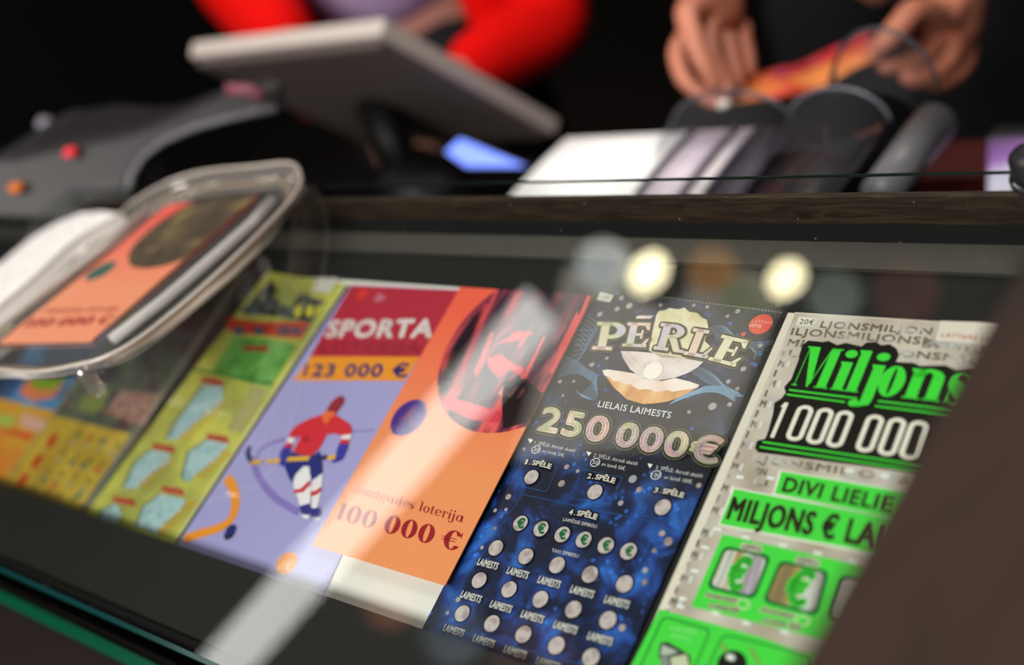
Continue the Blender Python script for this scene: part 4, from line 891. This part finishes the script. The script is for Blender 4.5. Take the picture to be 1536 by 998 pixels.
# payment terminal at left: long dark curved body
prof = [(-20,330),(-20,236),(30,232),(70,222),(120,212),(170,203),(215,190),(260,172),(300,152),(345,134),(385,126),(405,138),(415,162),(395,170),(340,178),(290,192),(245,212),(215,235),(198,262),(190,300),(188,340)]
zt = 1.02; pt = thing('card_terminal', 'long dark grey curved card terminal at the left of the cashier side', 'card terminal', W(90, 330, zt))
iv = inv(pt); ofs = Vector((.02, .10, 0)); rA = [iv @ W(x, y, zt) for x, y in prof]; rB = [p+Vector((0, .02+.07*min(1, max(0, (300-x_)/250)), 0)) for p, (x_, y_) in zip(rA, prof)]; rA2 = [p+Vector((0,-.0,0)) for p in rA]
n = len(prof)
o = mesh('body', rA+rB, [tuple(range(n)), tuple(range(n, 2*n))[::-1]]+[(i, n+i, n+(i+1) % n, (i+1) % n) for i in range(n)], mat('terminal_grey', '18161b', .5), pt)
bm = bmesh.new(); bm.from_mesh(o.data); bmesh.ops.recalc_face_normals(bm, faces=bm.faces); bm.to_mesh(o.data); bm.free(); bevel(o, .006, 3)
tube('edge_trim', [W(x, y, zt-.004) for x, y in ((415,163),(340,178),(290,192),(245,212),(215,235),(198,262),(190,300))], .0035, mat('trim_grey', '77777a', .35), pt, 8, world=True)
def led(nm_, lab, x, y, z, r, col, e):
    t = thing(nm_, lab, 'light', W(x, y, z)); lathe('lens', [(.0001, -r*.6), (r*.8, -r*.4), (r, 0), (r*.8, r*.4), (.0001, r*.6)], mat('led_'+col, col, emit=e), t, 16); lathe('socket', [(r*1.2, -r*.5), (r*1.2, .0), (r, .0)], M_black, t, 16); return t
for x_, y_, c_, lb in ((105, 228, 'd8303c', 'red indicator light'), (23, 281, 'c8641c', 'orange indicator light')):
    q_ = iv @ W(x_, y_, zt-.008); o = lathe('indicator_light', [(.0001, -.004), (.005, -.003), (.0062, 0), (.005, .003), (.0001, .004)], mat('led_'+c_, c_, emit=.7), pt, 16, loc=tuple(q_)); o['label'] = lb
kp = W(68, 187, 1.25); kb = thing('post', 'thin dark post with a pale round knob in the dark, upper left', 'post', (kp.x, kp.y, ZK))
lathe('knob', [(.0001, -.009), (.007, -.006), (.009, 0), (.007, .006), (.0001, .009)], mat('pale_knob', '9c9aa8', .4), kb, 16, loc=(0, 0, kp.z-ZK))
lathe('stem', [(.02, 0), (.02, .006), (.004, .01), (.004, kp.z-ZK-.006)], M_black, kb, 12)
tube('red_stripe', [W(x, y, zt-.003) for x, y in ((340,134),(375,135),(395,146))], .006, mat('dull_red_lilac', '8c4c5c', .5), pt, 8, world=True)

# acrylic ticket dispenser lying along the counter behind the glass
z0 = 1.05; L0 = W(850, 207, z0); XL = .345
dp = thing('ticket_dispenser', 'clear acrylic dispenser with white stack and rounded hoods behind the glass', 'dispenser', (L0.x+XL/2, L0.y-.06, ZK))
iv = inv(dp)
def seg(x0, x1, nm_, m, lift=0.0, th=.004, frontdrop=.016, sk0=0, sk1=0):
    pr = [(-.0, 0), (-.04, .0), (-.09, -.003), (-.13, -.009), (-.165, -.016), (-.18, -.06)]
    V = []
    for x in (x0, x1):
        for y, z in pr: V.append(iv @ (L0+Vector((x, y, z+lift))))
    for x in (x0, x1):
        for y, z in pr: V.append(iv @ (L0+Vector((x, y, z+lift-th))))
    k = len(pr); Fc = []
    for i in range(k-1): Fc += [(i, i+1, k+i+1, k+i), (2*k+i, 3*k+i, 3*k+i+1, 2*k+i+1), (i, 2*k+i, 2*k+i+1, i+1), (k+i, k+i+1, 3*k+i+1, 3*k+i)]
    Fc += [(0, k, 3*k, 2*k), (k-1, 3*k-1, 4*k-1, 2*k-1)]
    o = mesh(nm_, V, Fc, m, dp, True)
    bm = bmesh.new(); bm.from_mesh(o.data); bmesh.ops.recalc_face_normals(bm, faces=bm.faces); bm.to_mesh(o.data); bm.free(); return o
def xa(px):      # length along the dispenser's top edge that appears at image column px
    k = (px-CX)/F; p = ray(850, 207)*z0; return (k*p.z-p.x)/(XA.x-k*XA.z)
M_wh = mat('bright_white_plastic', 'fcfcfa', .6)
seg(0, xa(1034), 'white_stack', M_wh)
seg(xa(1046), xa(1100), 'card_stack', mat('lilac_white', 'c4b8c4', .5)); seg(xa(1112), xa(1134), 'card_stack', mat('pale_grey_card', 'd0c8cc', .5)); seg(xa(1148), xa(1190), 'card_stack', mat('dim_indigo', '46444e', .4))
seg(xa(1200), xa(1330), 'smoke_cover', glassy('smoke_acrylic', (.55, .55, .58), 2.0, .02, .2, .12, '8c8c92'))
for px in (1040, 1106, 1141, 1195): seg(xa(px)-.002, xa(px)+.002, 'divider', mat('divider_dark', '4c4456', .3), .003)
box('base', (-XL/2, -.07, 0.0), (XL/2-.02, .05, .02), M_black, dp)
def hood(xl, xr, h, ydepth, m, rimm_, yo=0.0, z_=0.0, lab=None):
    xc = (xl+xr)/2; r = (xr-xl)/2; n_ = 20; V = []; Fc = []; rows_ = 5
    for j in range(rows_+1):
        tj = j/rows_; kk = math.cos(tj*PI/2*.75); yy = yo-ydepth*tj
        for i in range(n_+1):
            a = PI*i/n_; V.append(iv @ (L0+Vector((xc-r*math.cos(a)*(.8+.2*kk), yy, z_+h*math.sin(a)*kk))))
    for j in range(rows_):
        for i in range(n_): a = j*(n_+1)+i; Fc.append((a, a+1, a+n_+2, a+n_+1))
    o = mesh('hood', V, Fc, m, dp, True)
    tube('hood_rim', [L0+Vector((xc-r*math.cos(PI*i/20), yo, z_+h*math.sin(PI*i/20))) for i in range(21)], .0016, rimm_, dp, 8, world=True)
M_hood = glassy('hood_acrylic', (.86, .86, .88), 2.0, .02, .08, .05, 'a0a0a8'); M_hood2 = glassy('hood_smoke', (.75, .75, .78), 2.0, .02, .15, .10, '7c7c84')
M_rim = mat('hood_rim_grey', '4c4c54', .3); M_rim2 = mat('hood_rim_light', '70707a', .3)
hood(xa(1010), xa(1195), .034, .05, M_hood, M_rim)
hood(xa(1185), xa(1335), .030, .06, M_hood2, M_rim2)
hood(xa(1215), xa(1372), .052, .04, M_hood, M_rim, yo=.05)
for nm_, a, b_, w2, m in (('end_bar', (1402,185), (1318,292), .017, mat('end_bar_grey', '6c6c70', .4)),):
    pa, pb = W(*a, .86), W(*b_, .80); tube(nm_, [pa, pb], [w2, w2*.8], m, dp, 12, world=True)

# small screen at the far right
s0 = thing('small_screen', 'small lit purple and white screen at the right edge behind the glass', 'screen', W(1530, 320, .95))
def gm(name, stops, e):
    m, nt, b = newmat(name); tc_ = nt.nodes.new('ShaderNodeTexCoord'); s_ = nt.nodes.new('ShaderNodeSeparateXYZ'); nt.links.new(tc_.outputs['Generated'], s_.inputs[0])
    r = nt.nodes.new('ShaderNodeValToRGB'); r.color_ramp.elements.remove(r.color_ramp.elements[0]); r.color_ramp.elements[0].position = stops[0][0]; r.color_ramp.elements[0].color = lin(stops[0][1])
    for p, c in stops[1:]: r.color_ramp.elements.new(p).color = lin(c)
    nt.links.new(s_.outputs[2], r.inputs[0]); nt.links.new(r.outputs[0], b.inputs['Emission Color']); b.inputs['Emission Strength'].default_value = e; b.inputs['Base Color'].default_value = (.02,.02,.02,1); return m
P_ = [W(1482, 300, .95), W(1600, 300, .93), W(1600, 205, .95), W(1482, 208, .97)]
iv = inv(s0); mesh('screen_face', [iv @ p for p in P_], [(0,1,2,3)], gm('purple_screen', [(0, 'd83c2c'), (.18, '58c084'), (.3, 'e8dcec'), (.5, 'e4dcf0'), (.7, '9858b0'), (1, '3c1c4c')], .85), s0)
hexa('screen_housing', [p+Vector((0,.004,0)) for p in P_]+[p+Vector((0,.02,0)) for p in P_], M_black, s0)
rb = HZ(1430, 287, ZK+.02); t = thing('red_box', 'dark red box low behind the glass at right', 'box', (rb.x, rb.y+.03, ZK))
box('box_body', (-.03, -.03, 0), (.07, .03, .03), mat('dark_red_card', '5c0808', .6), t, .002); box('box_lid', (-.032, -.032, .03), (.072, .032, .036), mat('dark_red_lid', '4c0808', .6), t, .001)

# ------------------------------------------------------------------ people
def skin_body(name, verts, edges, radii, m, parent, sub=2, root=0):
    iv_ = inv(parent); me = bpy.data.meshes.new(name); me.from_pydata([tuple(iv_ @ Vector(v)) for v in verts], edges, []); me.materials.append(m)
    o = link(bpy.data.objects.new(name, me), parent)
    sk = o.modifiers.new('skin', 'SKIN'); sk.use_smooth_shade = True
    for i, r in enumerate(radii): me.skin_vertices[0].data[i].radius = r if isinstance(r, tuple) else (r, r); me.skin_vertices[0].data[i].use_root = (i == root)
    s = o.modifiers.new('sub', 'SUBSURF'); s.levels = sub; s.render_levels = sub
    return o
M_skin = mat('skin', 'cc8066', .5); M_skin2 = mat('skin_pale', 'cc8f78', .5); M_red = mat('red_jacket_cloth', 'e00c06', .9, spec=.1, bump=.3, bscale=60); M_lil = mat('lilac_shirt_cloth', 'b49ab4', .8); M_blk = mat('black_cloth', '08070a', .9)
class G:      # small skeleton builder
    def __init__(s): s.v = []; s.e = []; s.r = []
    def add(s, p, r, par=None):
        s.v.append(Vector(p)); s.r.append(r); i = len(s.v)-1
        if par is not None: s.e.append((par, i))
        return i
    def chain(s, par, pts):
        for p, r in pts: par = s.add(p, r, par)
        return par
def person(label, hip, sh_c, shw, arms, m_skin, jacket, fingers):
    t = thing('person', label, 'person', (hip.x, hip.y, 0)); g = G()
    dirx = Vector(shw).normalized()
    p0 = g.add(hip, (.10, .08)); p1 = g.add(hip.lerp(sh_c, .4), (.095, .09), p0); p2 = g.add(hip.lerp(sh_c, .8), (.11, .10), p1); p3 = g.add(sh_c, (.09, .08), p2)
    nk = g.add(sh_c+Vector((0,-.01,.09)), .05, p3); hd = g.chain(nk, [(sh_c+Vector((0,-.03,.17)), (.062, .07)), (sh_c+Vector((0,-.035,.25)), (.078, .09)), (sh_c+Vector((0,-.02,.32)), (.055, .065))])
    for s_ in (-1, 1):
        g.chain(p0, [(hip+dirx*s_*.08+Vector((0,0,-.1)), .065), (hip+dirx*s_*.1+Vector((0,0,-.45)), .058), (hip+dirx*s_*.1+Vector((0,.02,-hip.z+.08)), .04), (hip+dirx*s_*.1+Vector((0,-.1,-hip.z+.03)), .035)])
    for s_, A_ in arms.items():
        sp_ = g.add(sh_c+dirx*s_*.17+Vector((0,0,-.02)), .055, p3)
        last = g.chain(sp_, A_['arm'])
        for fch in A_['fingers']: g.chain(last, fch)
    body = skin_body('body', g.v, g.e, g.r, m_skin, t)
    return t, g
def limb(name, pts, m, parent, sub=2):
    g = G(); g.chain(g.add(*pts[0]), pts[1:]); return skin_body(name, g.v, g.e, g.r, m, parent, sub)

# person in black counting a ticket: two hands visible
zl = 1.04
lw = W(1066, -70, 1.10); rw = W(1460, -55, 1.12)
shc = W(1290, 60, 1.45); shc.z = 1.42; hipb = Vector((shc.x+.01, shc.y+.12, .95))
def q(x, y, z): return W(x, y, z)
Lf = [[(q(1035,45,1.06), .011), (q(1014,80,1.05), .010), (q(1026,122,1.04), .009), (q(1066,150,1.035), .008), (q(1088,158,1.03), .0065)],
      [(q(1062,50,1.05), .012), (q(1064,85,1.035), .011), (q(1080,118,1.03), .010), (q(1096,145,1.03), .008)],
      [(q(1085,45,1.07), .011), (q(1094,80,1.06), .010), (q(1102,112,1.05), .009), (q(1108,136,1.045), .0075)],
      [(q(1104,38,1.09), .010), (q(1118,72,1.08), .009), (q(1122,100,1.07), .008), (q(1124,120,1.065), .007)],
      [(q(1028,20,1.03), .012), (q(1040,60,1.02), .011), (q(1058,100,1.02), .010), (q(1078,135,1.025), .008)]]
Rf = [[(q(1372,40,1.05), .013), (q(1345,62,1.04), .012), (q(1318,78,1.04), .010), (q(1296,88,1.04), .0075)],
      [(q(1395,75,1.07), .014), (q(1368,92,1.06), .012), (q(1340,98,1.055), .010), (q(1315,98,1.05), .008)],
      [(q(1420,95,1.08), .013), (q(1398,112,1.07), .012), (q(1372,118,1.06), .010), (q(1350,112,1.055), .008)],
      [(q(1448,90,1.10), .012), (q(1434,112,1.09), .010), (q(1412,124,1.08), .009), (q(1392,122,1.07), .008)],
      [(q(1370,15,1.02), .013), (q(1345,45,1.01), .012), (q(1325,65,1.015), .010), (q(1308,80,1.025), .008)]]
dx = Vector((1, .1, 0))
armsB = {-1: dict(arm=[(shc+Vector((-.24,-.0,-.28)), .042), (lw+Vector((-.02,.14,.10)), .036), (lw, .026), (q(1068,0,1.08), (.032, .018))], fingers=Lf),
         1: dict(arm=[(shc+Vector((.27,-.0,-.28)), .042), (rw+Vector((.04,.14,.10)), .036), (rw, .027), (q(1425,30,1.09), (.034, .022))], fingers=Rf)}
pb, gB = person('person in black leaning over the counter, both hands unfolding an orange ticket', hipb, shc, dx, armsB, M_skin, None, None)
limb('shirt', [(hipb+Vector((0,0,-.06)), (.18,.14)), (hipb.lerp(shc,.4), (.175,.14)), (hipb.lerp(shc,.8), (.18,.14)), (shc+Vector((0,0,.02)), (.12,.1))], M_blk, pb)
limb('trousers', [(hipb+Vector((0,0,.05)), (.15,.12)), (hipb+Vector((0,0,-.12)), (.16,.12))], M_blk, pb)
for s_ in (-1, 1): limb('trouser_leg', [(hipb+Vector((.09*s_,0,-.05)), .11), (hipb+Vector((.1*s_,0,-.45)), .085), (hipb+Vector((.1*s_,.02,-.84)), .065)], M_blk, pb)
for s_, sh0 in ((-1, shc+Vector((-.17,-.02,-.02))), (1, shc+Vector((.17,.02,-.02)))):
    a_ = armsB[s_]['arm']; limb('sleeve', [(sh0, .07), (a_[0][0], .056), (a_[1][0], .048), (a_[1][0].lerp(a_[2][0], .45), .042)], M_blk, pb)
lathe('hair', [(.0001, .105), (.06, .095), (.088, .05), (.09, 0), (.075, -.05)], mat('dark_hair', '1c120e', .7), pb, 20, loc=tuple(inv(pb) @ (shc+Vector((0,.0,.275)))), sy=1.15)
nl = inv(pb) @ q(1086, 158, 1.02); lathe('fingernail', [(.0001, .005), (.0055, .004), (.007, 0), (.0001, -.002)][::-1], mat('nail_white', 'f2e6e0', .2), pb, 12, loc=tuple(nl))

# orange ticket between the hands: curved sheet
th_ = thing('lottery_ticket', 'red and orange ticket held between the two hands of the person in black', 'ticket', q(1200, 120, 1.035))
iv = inv(th_); cols = 12; V = []; Fc = []
topc = [(1098,146),(1120,120),(1160,105),(1200,97),(1240,78),(1275,62),(1305,48)]; botc = [(1085,160),(1120,152),(1160,148),(1200,140),(1240,128),(1280,104),(1318,90)]
sa = smooth_pts([Vector(p) for p in topc], 3); sb_ = smooth_pts([Vector(p) for p in botc], 3); n = len(sa)
for j in range(4):
    for i in range(n):
        p = sa[i].lerp(sb_[i], j/3); V.append(iv @ W(p.x, p.y, 1.075-.035*j/3+.006*math.sin(i*.7)))
for j in range(3):
    for i in range(n-1): a = j*n+i; Fc.append((a, a+1, a+n+1, a+n))
o = mesh('paper', V, Fc, gm('held_print', [(0, 'f0a050')], 0), th_, True)
m_, nt_, b_ = newmat('held_ticket_print'); tc_ = nt_.nodes.new('ShaderNodeTexCoord'); s_ = nt_.nodes.new('ShaderNodeTexNoise'); s_.inputs['Scale'].default_value = 16; nt_.links.new(tc_.outputs['Object'], s_.inputs['Vector'])
r_ = nt_.nodes.new('ShaderNodeValToRGB'); r_.color_ramp.elements[0].color = lin('f09048'); r_.color_ramp.elements[0].position = .45; r_.color_ramp.elements[1].color = lin('e8503c'); r_.color_ramp.elements[1].position = .6
nt_.links.new(s_.outputs[0], r_.inputs[0]); nt_.links.new(r_.outputs[0], b_.inputs['Base Color']); b_.inputs['Roughness'].default_value = .5
o.data.materials.clear(); o.data.materials.append(m_); sd = o.modifiers.new('th', 'SOLIDIFY'); sd.thickness = .0006
V2 = [V[i] + Vector((0, -.002, .002)) for i in range(n)]+[V[n+i]+Vector((0, -.002, .002)) for i in range(n)]
mesh('red_picture', V2[6:n]+V2[n+6:], [(i, i+1, (n-6)+i+1, (n-6)+i) for i in range(n-7)], ramp_mat('held_red', [(.4, 'b02430'), (.55, 'd03c3c'), (.7, '6a2c6c')], 40), th_, True)

# person in the red jacket behind the monitor
rc0 = W(588, 20, 1.72); hipr = Vector((rc0.x, rc0.y+.03, .92)); shr = Vector((rc0.x-.01, rc0.y+.0, 1.40))
dxr = Vector((.85, .52, 0)).normalized()
el = {-1: W(345, -40, 1.66), 1: W(842, 35, 1.62)}
armsR = {}
for s_ in (-1, 1):
    e_ = el[s_]; hnd = W(440, 82, 1.50) if s_ < 0 else W(672, 122, 1.48)
    armsR[s_] = dict(arm=[(e_, .04), (e_.lerp(hnd, .6), .032), (hnd, .024), (hnd+(hnd-e_).normalized()*.05, (.03, .016))],
                     fingers=[[(hnd+(hnd-e_).normalized()*.055+dxr*(k-1.5)*.018, .009), (hnd+(hnd-e_).normalized()*.072+dxr*(k-1.5)*.02+Vector((0,0,-.012)), .008), (hnd+(hnd-e_).normalized()*.075+dxr*(k-1.5)*.02+Vector((0,0,-.03)), .0065)] for k in range(4)]+[[(hnd+(hnd-e_).normalized()*.05+dxr*(.035*-s_), .01), (hnd+(hnd-e_).normalized()*.05+dxr*(.04*-s_), .008)]])
pr_, gR = person('person in an open red jacket over a pale lilac shirt behind the monitor', hipr, shr, dxr, armsR, M_skin2, None, None)
limb('shirt', [(hipr+Vector((0,0,.0)), (.145,.14)), (hipr.lerp(shr,.4), (.14,.135)), (hipr.lerp(shr,.8), (.145,.135)), (shr+Vector((0,0,.02)), (.11,.09))], M_lil, pr_)
limb('trousers', [(hipr+Vector((0,0,.05)), (.15,.12)), (hipr+Vector((0,0,-.12)), (.16,.12))], M_blk, pr_)
for s_ in (-1, 1): limb('trouser_leg', [(hipr+Vector((.09*s_,0,-.05)), .11), (hipr+Vector((.1*s_,0,-.45)), .085), (hipr+Vector((.1*s_,.02,-.84)), .065)], M_blk, pr_)
ring_ = []
for z_, rx, ry in ((.87,.222,.165), (.92,.215,.16), (1.0,.20,.15), (1.12,.195,.148), (1.25,.205,.15), (1.36,.21,.14), (1.42,.16,.11)):
    ring_.append([inv(pr_) @ (Vector((hipr.x, hipr.y, z_))+dxr*(rx*math.cos(a))+Vector((-dxr.y, dxr.x, 0))*(ry*math.sin(a))) for a in [-PI/2+.58+(2*PI-1.16)*k/36 for k in range(37)]])
V = [v for r in ring_ for v in r]; k_ = 37
o = mesh('jacket', V, [(i*k_+j, i*k_+j+1, (i+1)*k_+j+1, (i+1)*k_+j) for i in range(len(ring_)-1) for j in range(k_-1)], M_red, pr_, True)
sd = o.modifiers.new('th', 'SOLIDIFY'); sd.thickness = .012
for s_ in (-1, 1):
    a_ = armsR[s_]['arm']; limb('sleeve', [(shr+dxr*s_*.17+Vector((0,0,-.03)), .07), (a_[0][0], .068), (a_[1][0], .055), (a_[1][0].lerp(a_[2][0], .92), .044)], M_red, pr_)
lathe('hair', [(.0001, .105), (.06, .095), (.088, .05), (.09, 0), (.075, -.05)], mat('brown_hair', '3a241a', .7), pr_, 20, loc=tuple(inv(pr_) @ (shr+Vector((0,.0,.275)))), sy=1.15)
